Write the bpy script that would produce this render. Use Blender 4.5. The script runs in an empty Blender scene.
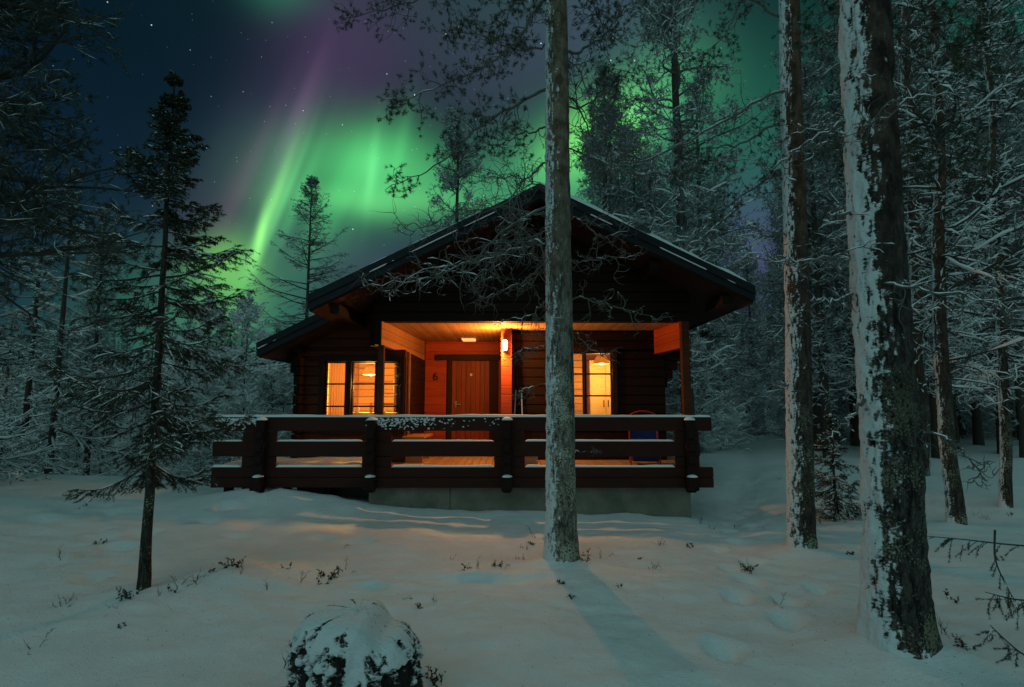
import bpy, math, random
import numpy as np
from math import radians as R, sin, cos, pi, exp
from mathutils import Vector

C = bpy.context.scene.collection
scene = bpy.context.scene

# ------------------------------------------------------------------ camera
PITCH = R(6.2); FPX = 570.0
cam_d = bpy.data.cameras.new('camera')
cam_d.sensor_width = 36.0
cam_d.lens = 36.0 * FPX / 1024.0
cam_d.clip_start = 0.05; cam_d.clip_end = 3000
cam = bpy.data.objects.new('camera', cam_d)
cam.location = (0, 0, 1.7)
cam.rotation_euler = (R(90) + PITCH, 0, 0)
C.objects.link(cam); scene.camera = cam

# ------------------------------------------------------------------ world: night sky with aurora
world = bpy.data.worlds.new('World'); scene.world = world
world.use_nodes = True
WT = world.node_tree; WT.nodes.clear()

def ray_of(u, v):
    dx = (u - 512) / FPX; dy = (343.5 - v) / FPX
    d = Vector((dx, cos(PITCH) - dy * sin(PITCH), sin(PITCH) + dy * cos(PITCH)))
    d.normalize(); return d
def azel(u, v):
    d = ray_of(u, v)
    return math.atan2(d.x, d.y), math.asin(d.z)

class E:
    """tiny expression wrapper over shader Math nodes"""
    def __init__(s, sock, nt): s.k = sock; s.nt = nt
    def op(s, name, o=None, o2=None):
        n = s.nt.nodes.new('ShaderNodeMath'); n.operation = name
        for i, q in enumerate((s, o, o2)):
            if q is None: continue
            if isinstance(q, E): s.nt.links.new(q.k, n.inputs[i])
            else: n.inputs[i].default_value = float(q)
        return E(n.outputs[0], s.nt)
    def __add__(s, o): return s.op('ADD', o)
    def __sub__(s, o): return s.op('SUBTRACT', o)
    def __mul__(s, o): return s.op('MULTIPLY', o)
    def __rmul__(s, o): return s.op('MULTIPLY', o)
    def clamp01(s): return s.op('MAXIMUM', 0.0).op('MINIMUM', 1.0)
    def expn(s): return E(s._c(), s.nt).op('EXPONENT') if False else s.op('MULTIPLY', -1.0).op('EXPONENT')
    def _c(s): return s.k
def smooth(e, a, b):
    n = e.nt.nodes.new('ShaderNodeMapRange'); n.interpolation_type = 'SMOOTHSTEP'
    n.inputs['From Min'].default_value = a; n.inputs['From Max'].default_value = b
    e.nt.links.new(e.k, n.inputs['Value']); return E(n.outputs[0], e.nt)
def combine(nt, x, y, z):
    n = nt.nodes.new('ShaderNodeCombineXYZ')
    for i, q in enumerate((x, y, z)):
        if isinstance(q, E): nt.links.new(q.k, n.inputs[i])
        else: n.inputs[i].default_value = q
    return n.outputs[0]
def noise_e(nt, vec, scale, detail=2.0, rough=.5):
    n = nt.nodes.new('ShaderNodeTexNoise'); n.inputs['Scale'].default_value = scale
    n.inputs['Detail'].default_value = detail; n.inputs['Roughness'].default_value = rough
    nt.links.new(vec, n.inputs['Vector']); return E(n.outputs['Fac'], nt)

tc = WT.nodes.new('ShaderNodeTexCoord')
sp = WT.nodes.new('ShaderNodeSeparateXYZ'); WT.links.new(tc.outputs['Generated'], sp.inputs[0])
dx_, dy_, dz_ = (E(sp.outputs[i], WT) for i in range(3))
AZ0 = dx_.op('ARCTAN2', dy_); EL0 = dz_.op('ARCSINE')
wv = combine(WT, AZ0, EL0, 0.0)
w1 = noise_e(WT, wv, 3.2, 1.0) - 0.5
w2 = noise_e(WT, combine(WT, AZ0 + 7.0, EL0 + 3.0, 0.0), 3.2, 1.0) - 0.5
AZ = AZ0 + w1 * 0.10; EL = EL0 + w2 * 0.10
# fine vertical rays, slanted like the curtain in the sky
rays = noise_e(WT, combine(WT, (AZ0 - EL0 * 0.42) * 14.0, EL0 * 1.1, 0.0), 1.0, 2.0, .6)
patch = noise_e(WT, combine(WT, AZ0 * 2.0, EL0 * 4.5, 3.0), 1.6, 2.0, .5)

col = [None, None, None]
def addc(w, rgb):
    for i in range(3):
        if rgb[i] == 0: continue
        t = w * rgb[i]
        col[i] = t if col[i] is None else col[i] + t
def blob(u, v, su, sv, rot=0, a=None, e=None):
    a0, e0 = azel(u, v)
    A = (a or AZ) - a0; B = (e or EL) - e0
    cr, sr = cos(R(rot)), sin(R(rot))
    ka, kb = FPX / su, FPX / sv
    X = (A * cr + B * sr) * ka; Y = (B * cr - A * sr) * kb
    return (X * X + Y * Y).expn()
one = (AZ0 * 0.0) + 1.0
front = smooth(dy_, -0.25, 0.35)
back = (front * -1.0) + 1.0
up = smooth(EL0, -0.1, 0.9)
# night base and pale horizon
addc(one, (.0013, .0076, .0205))
hz = smooth(EL0, 0.62, 0.0)
addc(hz, (.010, .030, .045))
# unseen half of the sky behind the photographer, brightened to light the snow
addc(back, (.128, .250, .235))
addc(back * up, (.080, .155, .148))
G = (.065, .56, .130); YG = (.23, .90, .10); PU = (.060, .028, .072); GY = (.034, .030, .054)
rm = smooth(rays, .25, .75)
rm2 = rm * 0.7 + 0.3
addc(blob(270, 212, 5.5, 50, -17, AZ0, EL0) * (rm * .5 + .5), (.22, .72, .16))         # sharp curtain rays
addc(blob(260, 238, 4, 26, -8, AZ0, EL0), (.18, .55, .09))
addc(blob(284, 200, 3.5, 50, -19, AZ0, EL0), (.06, .28, .08))
addc(blob(296, 205, 5, 42, -20, AZ0, EL0), (.03, .16, .05))
addc(blob(282, 190, 22, 80, -21, AZ0, EL0) * rm2, (.030, .12, .05))
addc(blob(296, 125, 11, 60, -20, AZ0, EL0) * rm2, (.11, .045, .115))
addc(blob(262, 150, 7, 60, -20, AZ0, EL0), (.035, .014, .032))
addc(blob(335, 70, 62, 95, -24), (.048, .013, .058))
addc(blob(232, 190, 9, 50, -18, AZ0, EL0), (.030, .006, .018))
addc(blob(246, 175, 6, 60, -19, AZ0, EL0), (.022, .004, .016))
addc(blob(240, 150, 30, 70, -20), (.002, .020, .022))
addc(blob(222, 215, 34, 85, -18) * rm2, (.040, .010, .024))
addc(blob(236, 280, 26, 32), (.15, .50, .04))                                          # yellow green foot
addc(blob(225, 330, 95, 55), (.035, .17, .075))
addc(blob(350, 170, 72, 34, 8) * (patch * .9 + .35), G)
addc(blob(405, 180, 60, 30, -8), (.06, .36, .10))
addc(blob(400, 150, 7, 40, -12, AZ0, EL0), (.02, .13, .04))
addc(blob(372, 170, 5, 34, -6, AZ0, EL0), (.05, .20, .07))
addc(blob(368, 182, 18, 24), (.04, .16, .06))
addc(blob(390, 205, 80, 13, 2), (.075, .32, .08))
addc(blob(330, 215, 36, 60, -30) * rm2, (.04, .32, .08))
addc(blob(480, 190, 70, 36, 0), (.03, .16, .065))
addc(blob(598, 138, 50, 24, 26), YG)
addc(blob(650, 105, 60, 38, 20), (.04, .24, .09))
addc(blob(560, 180, 70, 45), (.05, .30, .11))
addc(blob(690, 150, 110, 70), (.016, .11, .055))
addc(blob(490, 60, 140, 75), GY)
addc(blob(610, 15, 90, 60), (.030, .036, .065))
addc(blob(360, 262, 120, 45), (.034, .045, .052))
addc(blob(755, 250, 60, 55), (.055, .045, .120))
addc(blob(1000, 60, 100, 80), (.008, .08, .045))
addc(blob(870, 130, 90, 80), (.008, .07, .040))
addc(blob(280, -5, 34, 18), (.008, .13, .055))
addc(blob(560, -420, 380, 200), (.02, .13, .07))                                       # overhead glow
# stars
def stars(scale, rad, gain, seed):
    n = WT.nodes.new('ShaderNodeTexVoronoi'); n.inputs['Scale'].default_value = scale
    mp = WT.nodes.new('ShaderNodeMapping'); mp.inputs['Location'].default_value = (seed, seed * 2, seed * 3)
    WT.links.new(tc.outputs['Generated'], mp.inputs[0]); WT.links.new(mp.outputs[0], n.inputs['Vector'])
    d = E(n.outputs['Distance'], WT); cs = WT.nodes.new('ShaderNodeSeparateColor'); WT.links.new(n.outputs['Color'], cs.inputs[0])
    br = E(cs.outputs[0], WT)
    return smooth(d, rad, rad * .3) * (br * br * br) * gain
st = (stars(55, .060, 1.9, 1.3) + stars(95, .075, 1.0, 4.1)) * smooth(EL0, 0.05, .35)
addc(st, (.75, .85, 1.0))
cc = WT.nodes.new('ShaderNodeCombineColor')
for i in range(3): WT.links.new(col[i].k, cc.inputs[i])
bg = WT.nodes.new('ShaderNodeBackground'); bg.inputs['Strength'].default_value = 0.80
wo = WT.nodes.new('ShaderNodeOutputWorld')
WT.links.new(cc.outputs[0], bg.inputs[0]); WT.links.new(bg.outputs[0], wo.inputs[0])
world.cycles.sampling_method = 'MANUAL'; world.cycles.sample_map_resolution = 1024

# moon, behind the photographer's left shoulder
sd = bpy.data.lights.new('moon', 'SUN'); sd.energy = 0.16; sd.angle = R(25); sd.color = (.62, .95, 1.0)
so = bpy.data.objects.new('moon', sd); C.objects.link(so)
so.rotation_euler = Vector((0.55, 1.0, -0.85)).to_track_quat('-Z', 'Y').to_euler()

vs = scene.view_settings
vs.view_transform = 'Standard'; vs.look = 'None'; vs.exposure = 0; vs.gamma = 1; vs.use_curve_mapping = False
scene.cycles.use_denoising = True
try:
    scene.cycles.denoiser = 'OPENIMAGEDENOISE'; scene.cycles.denoising_prefilter = 'ACCURATE'
except Exception: pass
scene.cycles.max_bounces = 6; scene.cycles.diffuse_bounces = 3; scene.cycles.transparent_max_bounces = 12
scene.cycles.sample_clamp_indirect = 0.6

# ------------------------------------------------------------------ numpy noise
def _h(ix, iy, iz, seed):
    n = (ix * 374761393 + iy * 668265263 + iz * 2147483647 + seed * 1274126177) & 0xffffffff
    n = ((n ^ (n >> 13)) * 1274126177) & 0xffffffff
    n = ((n ^ (n >> 16)) * 2246822519) & 0xffffffff
    n = n ^ (n >> 15)
    return (n & 0xffff) / 65535.0
def vnoise(x, y, z=0.0, seed=0):
    x = np.asarray(x, float); y = np.asarray(y, float) + 0 * x; z = np.asarray(z, float) + 0 * x
    ix, iy, iz = (np.floor(q).astype(np.int64) for q in (x, y, z))
    fx, fy, fz = x - ix, y - iy, z - iz
    fx, fy, fz = (q * q * (3 - 2 * q) for q in (fx, fy, fz))
    r = 0
    for a in (0, 1):
        for b in (0, 1):
            for c in (0, 1):
                w = (fx if a else 1 - fx) * (fy if b else 1 - fy) * (fz if c else 1 - fz)
                r = r + w * _h(ix + a, iy + b, iz + c, seed)
    return r
def fbm(x, y, z=0.0, o=4, seed=0):
    s = 0; a = .5; t = 0
    for i in range(o):
        s = s + a * vnoise(x * 2 ** i, y * 2 ** i, np.asarray(z) * 2 ** i, seed + i * 17); t += a; a *= .5
    return s / t
def sstep(a, b, x):
    t = np.clip((x - a) / (b - a), 0, 1); return t * t * (3 - 2 * t)

# ------------------------------------------------------------------ ground height
RS = np.random.RandomState(5)
prints = []
for (x0, y0, x1, y1, n) in [(3.3, 8.6, 5.6, 14.0, 18), (3.6, 8.4, 5.9, 14.0, 18), (4.4, 6.9, 3.7, 9.6, 6), (-4.6, 6.0, -3.9, 9.0, 6), (1.6, 4.2, 2.9, 5.6, 4), (-3.9, 5.6, -5.8, 8.4, 9), (-5.4, 5.6, -6.3, 8.6, 7), (2.0, 5.2, 3.2, 8.6, 8)]:
    for i in range(n):
        t = i / max(1, n - 1)
        prints.append((x0 + (x1 - x0) * t + (.11 if i % 2 else -.11) + RS.randn() * .05, y0 + (y1 - y0) * t + RS.randn() * .05, .10, .15, .085))
for (x, y) in [(-1.15, 7.2), (-2.3, 7.15), (-1.8, 7.0), (-3.4, 7.2), (.6, 7.6), (-1.35, 5.5)]: prints.append((x, y, .16, .10, .05))
prints.append((-.35, 5.7, .6, .14, .05))
mounds = [(.50, 6.3, .32, .05), (3.50, 7.1, .38, .07), (2.62, 4.15, .48, .09), (-3.2, 5.15, .4, .05), (-2.7, 5.6, .45, .12), (-1.0, 3.35, .6, .06), (6.62, 8.8, .4, .05)]
def gh(x, y):
    x = np.asarray(x, float); y = np.asarray(y, float)
    z = -.038 * np.clip(x, -8, 3) * sstep(3.0, 9.0, y)
    z = z + .16 * sstep(-4.5, -7.5, x) * np.exp(-((y - 9.6) / 2.6) ** 2) 
    z = z - 1.5 * sstep(10, 19, y) * sstep(-2.5, -6, x)
    z = z + .042 * np.clip(y - 9.5, 0, 12) * sstep(2.5, 6, x)
    z = z + .10 * (fbm(x * .35 + 4, y * .35, 0, 3, 3) - .5) * 2 * .9
    z = z + .044 * (fbm(x * 1.6, y * 1.6, 0, 3, 9) - .5) * 2
    z = z + .036 * (fbm(x * 5, y * 7, 0, 2, 12) - .5)
    for (a, b, rx, ry, d) in prints:
        q = ((x - a) / rx) ** 2 + ((y - b) / ry) ** 2
        z = z - d * np.exp(-q ** 1.5) + d * .25 * np.exp(-(np.sqrt(q) - 1.5) ** 2 * 4)
    for (a, b, r, d) in mounds:
        z = z + d * np.exp(-(((x - a) ** 2 + (y - b) ** 2) / r ** 2))
    # a trodden path that leaves the right end of the porch
    px = 3.7 + .44 * (y - 9.5)
    z = z - .10 * np.exp(-((x - px) / .42) ** 2) * sstep(7.6, 9.6, y) * sstep(40, 20, y) * (1 + .5 * (vnoise(x * 4, y * 4, 0, 5) - .5))
    z = z + .19 * np.exp(-((x + 3.7) / 1.3) ** 2 - ((y - 9.15) / .8) ** 2)
    # drift against the concrete base
    z = z + .05 * np.exp(-((y - 9.0) / .35) ** 2) * sstep(-5.2, -4.2, x) * sstep(3.6, 2.6, x)
    return z
def g1(x, y): return float(gh(np.array([x]), np.array([y]))[0])

# ------------------------------------------------------------------ geometry collector
class Geo:
    def __init__(s): s.v = []; s.f = []; s.m = []; s.n = 0; s.at = []
    def add(s, V, F, mat=0, attr=None):
        V = np.asarray(V, np.float32).reshape(-1, 3); F = np.asarray(F, np.int64)
        s.v.append(V); s.f.append(F + s.n); s.m.append(np.full(len(F), mat, np.int32)); s.n += len(V)
        s.at.append(np.zeros(len(V), np.float32) if attr is None else np.asarray(attr, np.float32))
    def box(s, x0, x1, y0, y1, z0, z1, mat=0):
        V = [(x, y, z) for z in (z0, z1) for (x, y) in ((x0, y0), (x1, y0), (x1, y1), (x0, y1))]
        s.add(V, [(0, 3, 2, 1), (4, 5, 6, 7), (0, 1, 5, 4), (1, 2, 6, 5), (2, 3, 7, 6), (3, 0, 4, 7)], mat)
    def prism(s, poly, y0, y1, mat=0, axis='y'):
        n = len(poly)
        if axis == 'y':
            V = [(a, y0, b) for a, b in poly] + [(a, y1, b) for a, b in poly]
        elif axis == 'x':
            V = [(y0, a, b) for a, b in poly] + [(y1, a, b) for a, b in poly]
        else:
            V = [(a, b, y0) for a, b in poly] + [(a, b, y1) for a, b in poly]
        base = s.n
        V = np.array(V, np.float32); s.v.append(V); s.at.append(np.zeros(len(V), np.float32)); s.n += len(V)
        for i in range(n):
            j = (i + 1) % n
            s.f.append(np.array([[base + i, base + j, base + n + j, base + n + i]])); s.m.append(np.array([mat], np.int32))
        s.f.append(np.array([[base + i for i in range(n)]])); s.m.append(np.array([mat], np.int32))
        s.f.append(np.array([[base + n + i for i in range(n)][::-1]])); s.m.append(np.array([mat], np.int32))
    def bar(s, p, q, w, h=None, mat=0, up=(0, 0, 1)):
        p = Vector(p); q = Vector(q); d = (q - p).normalized(); u = Vector(up)
        if abs(d.dot(u)) > .98: u = Vector((0, 1, 0))
        a = d.cross(u).normalized() * (w / 2); b = a.cross(d).normalized() * ((h or w) / 2)
        V = [c + i * a + j * b for c in (p, q) for (i, j) in ((-1, -1), (1, -1), (1, 1), (-1, 1))]
        s.add([tuple(x) for x in V], [(0, 1, 2, 3), (7, 6, 5, 4), (0, 4, 5, 1), (1, 5, 6, 2), (2, 6, 7, 3), (3, 7, 4, 0)], mat)
    def tubes(s, P, Rr, k=5, mat=0, attr=None):
        P = np.asarray(P, float); Rr = np.asarray(Rr, float)
        if P.ndim == 2: P = P[None]; Rr = Rr[None]
        B, N, _ = P.shape
        T = np.gradient(P, axis=1); T /= (np.linalg.norm(T, axis=2, keepdims=True) + 1e-9)
        m = np.abs(T.mean(1)); ref = np.zeros((B, 3)); ref[np.arange(B), m.argmin(1)] = 1
        U = np.cross(T, ref[:, None, :]); U /= (np.linalg.norm(U, axis=2, keepdims=True) + 1e-9)
        W = np.cross(T, U)
        a = np.arange(k) * 2 * pi / k
        V = P[:, :, None, :] + Rr[:, :, None, None] * (U[:, :, None, :] * np.cos(a)[None, None, :, None] + W[:, :, None, :] * np.sin(a)[None, None, :, None])
        idx = np.arange(B * N * k).reshape(B, N, k)
        nx = np.roll(idx, -1, axis=2)
        F = np.stack([idx[:, :-1], nx[:, :-1], nx[:, 1:], idx[:, 1:]], -1).reshape(-1, 4)
        s.add(V.reshape(-1, 3), F, mat, attr)
    def tris(s, A, B, Cc, mat=0):
        n = len(A)
        V = np.stack([A, B, Cc], 1).reshape(-1, 3)
        s.add(V, np.arange(n * 3).reshape(n, 3), mat)
    def build(s, name, mats, parent=None, bevel=0, smooth=False, attr=None):
        me = bpy.data.meshes.new(name)
        V = np.concatenate(s.v) if s.v else np.zeros((0, 3), np.float32)
        me.vertices.add(len(V)); me.vertices.foreach_set('co', V.astype(np.float32).ravel())
        lt = np.concatenate([np.full(len(f), f.shape[1], np.int32) for f in s.f]); lv = np.concatenate([f.ravel() for f in s.f]).astype(np.int32)
        me.loops.add(len(lv)); me.loops.foreach_set('vertex_index', lv)
        me.polygons.add(len(lt))
        ls = np.zeros(len(lt), np.int32); ls[1:] = np.cumsum(lt)[:-1]
        me.polygons.foreach_set('loop_start', ls); me.polygons.foreach_set('loop_total', lt)
        me.polygons.foreach_set('material_index', np.concatenate(s.m))
        me.polygons.foreach_set('use_smooth', np.full(len(lt), bool(smooth)))
        for m in (mats if isinstance(mats, (list, tuple)) else [mats]): me.materials.append(m)
        if attr:
            at = me.attributes.new(attr, 'FLOAT', 'POINT'); at.data.foreach_set('value', np.concatenate(s.at))
        me.update(calc_edges=True); me.validate()
        o = bpy.data.objects.new(name, me); C.objects.link(o)
        if parent is not None: o.parent = parent; 
        if bevel:
            b = o.modifiers.new('bevel', 'BEVEL'); b.width = bevel; b.segments = 2; b.limit_method = 'ANGLE'; b.angle_limit = R(40)
        return o
def thing(name, label, cat, loc=(0, 0, 0), rz=0, group=None):
    o = bpy.data.objects.new(name, None); C.objects.link(o); o.location = loc; o.rotation_euler = (0, 0, rz)
    o.empty_display_size = .2
    tag(o, label, cat, group); return o
def tag(o, label, cat, group=None, kind=None):
    if label: o['label'] = label
    if cat: o['category'] = cat
    if group: o['group'] = group
    if kind: o['kind'] = kind
    return o
def dup(src, loc, rz, sc=1.0, label=None, group=None, tilt=0):
    r = src.copy(); C.objects.link(r); r.location = loc; r.rotation_euler = (tilt, 0, rz); r.scale = (sc, sc, sc)
    if label: r['label'] = label
    if group: r['group'] = group
    for ch in KIDS[src.name]:
        c = ch.copy(); C.objects.link(c); c.parent = r
    return r
KIDS = {}

# ------------------------------------------------------------------ materials
def mat(name, base=(.5, .5, .5), rough=.7, build=None, spec=.3):
    m = bpy.data.materials.new(name); m.use_nodes = True
    nt = m.node_tree; b = nt.nodes['Principled BSDF']
    b.inputs['Base Color'].default_value = (*base, 1); b.inputs['Roughness'].default_value = rough
    b.inputs['Specular IOR Level'].default_value = spec
    if build: build(nt, b)
    return m
def tcoord(nt, scale=(1, 1, 1), which='Object'):
    t = nt.nodes.new('ShaderNodeTexCoord'); mp = nt.nodes.new('ShaderNodeMapping'); mp.inputs['Scale'].default_value = scale
    nt.links.new(t.outputs[which], mp.inputs[0]); return mp.outputs[0]
def nz(nt, vec, scale, detail=4, rough=.55):
    n = nt.nodes.new('ShaderNodeTexNoise'); n.inputs['Scale'].default_value = scale; n.inputs['Detail'].default_value = detail
    n.inputs['Roughness'].default_value = rough; nt.links.new(vec, n.inputs['Vector']); return n.outputs['Fac']
def ramp(nt, fac, stops):
    r = nt.nodes.new('ShaderNodeValToRGB'); e = r.color_ramp.elements
    while len(e) < len(stops): e.new(.5)
    for i, (p, c) in enumerate(stops): e[i].position = p; e[i].color = (*c, 1)
    nt.links.new(fac, r.inputs[0]); return r.outputs[0]
def mixc(nt, fac, a, b, mode='MIX'):
    n = nt.nodes.new('ShaderNodeMix'); n.data_type = 'RGBA'; n.blend_type = mode
    for s, q in ((n.inputs[0], fac), (n.inputs[6], a), (n.inputs[7], b)):
        if hasattr(q, 'links'): nt.links.new(q, s)
        elif isinstance(q, (int, float)): s.default_value = q
        else: s.default_value = (*q, 1)
    return n.outputs[2]
def bump(nt, b, h, strength=.4, dist=.01):
    n = nt.nodes.new('ShaderNodeBump'); n.inputs['Strength'].default_value = strength; n.inputs['Distance'].default_value = dist
    nt.links.new(h, n.inputs['Height']); nt.links.new(n.outputs[0], b.inputs['Normal']); return n
def b_snow_ground(nt, b):
    v = tcoord(nt)
    n1 = nz(nt, v, 14, 5, .6); n2 = nz(nt, v, 90, 3, .6); n3 = nz(nt, v, 3, 3)
    nt.links.new(ramp(nt, n3, [(.3, (.74, .76, .78)), (.7, (.82, .83, .84))]), b.inputs['Base Color'])
    h = mixc(nt, .45, n1, n2)
    bump(nt, b, h, .9, .035)
M = {}
M['snow'] = mat('snow', (.80, .81, .82), .55, b_snow_ground, .25)
def b_snow(nt, b):
    v = tcoord(nt); bump(nt, b, nz(nt, v, 40, 4), .5, .01)
M['tsnow'] = mat('tree_snow', (.80, .82, .83), .6, b_snow, .2)
M['rime'] = mat('rime', (.62, .64, .65), .6, None, .2)

def wood(name, c0, c1, rough=.6, along='x', log=.0, board=0, bumps=.3, zoff=0, spec=.15):
    """stained timber: grain along an axis, each log or board its own tone"""
    def f(nt, b):
        sc = {'x': (1.2, 14, 14), 'y': (14, 1.2, 14), 'z': (14, 14, 1.2)}[along]
        v = tcoord(nt, sc); g = nz(nt, v, 2.2, 6, .65); v2 = tcoord(nt); blot = nz(nt, v2, 1.7, 3)
        c = ramp(nt, g, [(.25, c0), (.75, c1)])
        c = mixc(nt, .35, c, ramp(nt, blot, [(.3, (.45, .45, .45)), (.7, (1, 1, 1))]), 'MULTIPLY')
        if log or board:
            t = nt.nodes.new('ShaderNodeTexCoord'); s_ = nt.nodes.new('ShaderNodeSeparateXYZ'); nt.links.new(t.outputs['Object'], s_.inputs[0])
            q = E(s_.outputs[2 if log else 0], nt)
            idx = ((q - zoff) * (1 / (log or board))).op('FLOOR')
            wn = nt.nodes.new('ShaderNodeTexWhiteNoise'); wn.noise_dimensions = '1D'; nt.links.new(idx.k, wn.inputs['W'])
            c = mixc(nt, .55, c, ramp(nt, wn.outputs['Value'], [(0, (.55, .55, .55)), (1, (1.0, 1.0, 1.0))]), 'MULTIPLY')
        nt.links.new(c, b.inputs['Base Color'])
        bump(nt, b, g, bumps, .006)
    return mat(name, c1, rough, f, spec)
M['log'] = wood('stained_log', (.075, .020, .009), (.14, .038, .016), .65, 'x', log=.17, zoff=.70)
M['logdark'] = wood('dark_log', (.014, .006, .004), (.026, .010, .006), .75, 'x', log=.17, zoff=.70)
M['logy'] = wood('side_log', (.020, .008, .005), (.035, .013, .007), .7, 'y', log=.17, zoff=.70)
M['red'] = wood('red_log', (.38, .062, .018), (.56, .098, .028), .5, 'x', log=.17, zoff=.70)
M['pine'] = wood('pine_board', (.46, .22, .085), (.66, .36, .15), .5, 'y', board=.0985)
M['beam'] = wood('beam_board', (.44, .19, .07), (.60, .29, .11), .5, 'y', log=.14)
M['floor'] = wood('floor_board', (.38, .22, .11), (.58, .36, .19), .65, 'y', board=.12)
M['door'] = wood('door_board', (.20, .050, .016), (.34, .085, .028), .42, 'z', board=.105)
M['trim'] = wood('dark_trim', (.022, .009, .006), (.045, .017, .010), .6, 'z')
M['rail'] = wood('rail_log', (.032, .011, .009), (.058, .019, .013), .7, 'x')
M['raild'] = wood('rail_post', (.014, .007, .006), (.028, .011, .009), .7, 'z')
M['fascia'] = wood('roof_board', (.012, .013, .018), (.022, .022, .028), .55, 'x')
M['soffit'] = wood('soffit_board', (.028, .011, .007), (.05, .019, .011), .6, 'y', board=.12)
M['inner'] = wood('interior_log', (.50, .29, .12), (.68, .42, .19), .5, 'x', log=.17, zoff=.70)
M['furn'] = wood('furniture_wood', (.28, .14, .055), (.42, .22, .09), .45, 'x')
M['crate'] = wood('crate_wood', (.45, .36, .25), (.62, .50, .36), .6, 'x')
M['roofing'] = mat('roofing_felt', (.022, .024, .026), .8)
def b_conc(nt, b):
    v = tcoord(nt); g = nz(nt, v, 3.0, 6, .6); g2 = nz(nt, v, 30, 4)
    c = ramp(nt, g, [(.3, (.13, .125, .095)), (.7, (.24, .225, .18))])
    nt.links.new(mixc(nt, .3, c, ramp(nt, g2, [(.3, (.5, .5, .5)), (.7, (1, 1, 1))]), 'MULTIPLY'), b.inputs['Base Color'])
    bump(nt, b, g2, .4, .006)
M['conc'] = mat('concrete', (.25, .24, .22), .85, b_conc, .2)
M['black'] = mat('black_metal', (.02, .02, .02), .4)
M['brass'] = mat('brass', (.55, .40, .18), .3); M['brass'].node_tree.nodes['Principled BSDF'].inputs['Metallic'].default_value = 1
M['alu'] = mat('aluminium', (.6, .6, .58), .35); M['alu'].node_tree.nodes['Principled BSDF'].inputs['Metallic'].default_value = .8
M['white'] = mat('white_enamel', (.75, .72, .66), .4)
M['blue'] = mat('blue_canvas', (.012, .03, .15), .8)
M['redp'] = mat('red_metal', (.35, .03, .02), .4)
def b_cloth(nt, b):
    v = tcoord(nt, (30, 1, 1)); g = nz(nt, v, 1.0, 2)
    nt.links.new(ramp(nt, g, [(.35, (.42, .27, .13)), (.65, (.75, .60, .38))]), b.inputs['Base Color'])
    b.inputs['Subsurface Weight'].default_value = 0
    tl = nt.nodes.new('ShaderNodeBsdfTranslucent'); tl.inputs[0].default_value = (.8, .62, .4, 1); mm = nt.nodes.new('ShaderNodeMixShader'); mm.inputs[0].default_value = .6
    out = nt.nodes['Material Output']; nt.links.new(b.outputs[0], mm.inputs[1]); nt.links.new(tl.outputs[0], mm.inputs[2]); nt.links.new(mm.outputs[0], out.inputs[0])
M['cloth'] = mat('curtain_cloth', (.7, .55, .35), .9, b_cloth)
def emis(name, colr, s):
    m = bpy.data.materials.new(name); m.use_nodes = True; nt = m.node_tree; b = nt.nodes['Principled BSDF']
    b.inputs['Base Color'].default_value = (.8, .7, .5, 1); b.inputs['Emission Color'].default_value = (*colr, 1); b.inputs['Emission Strength'].default_value = s
    m.cycles.emission_sampling = 'NONE'
    return m
M['lampglass'] = emis('lit_lamp_glass', (1, .62, .22), 9.0)
M['lampin'] = emis('lit_pendant_glass', (1, .72, .30), 12.0)
gm = bpy.data.materials.new('window_glass'); gm.use_nodes = True; nt = gm.node_tree; nt.nodes.clear()
o_ = nt.nodes.new('ShaderNodeOutputMaterial'); mx = nt.nodes.new('ShaderNodeMixShader'); tr = nt.nodes.new('ShaderNodeBsdfTransparent'); gl = nt.nodes.new('ShaderNodeBsdfGlossy')
gl.inputs['Roughness'].default_value = .03; fr = nt.nodes.new('ShaderNodeFresnel'); fr.inputs[0].default_value = 1.45
tr.inputs[0].default_value = (.93, .94, .93, 1)
nt.links.new(fr.outputs[0], mx.inputs[0]); nt.links.new(tr.outputs[0], mx.inputs[1]); nt.links.new(gl.outputs[0], mx.inputs[2]); nt.links.new(mx.outputs[0], o_.inputs[0])
M['glass'] = gm

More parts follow.
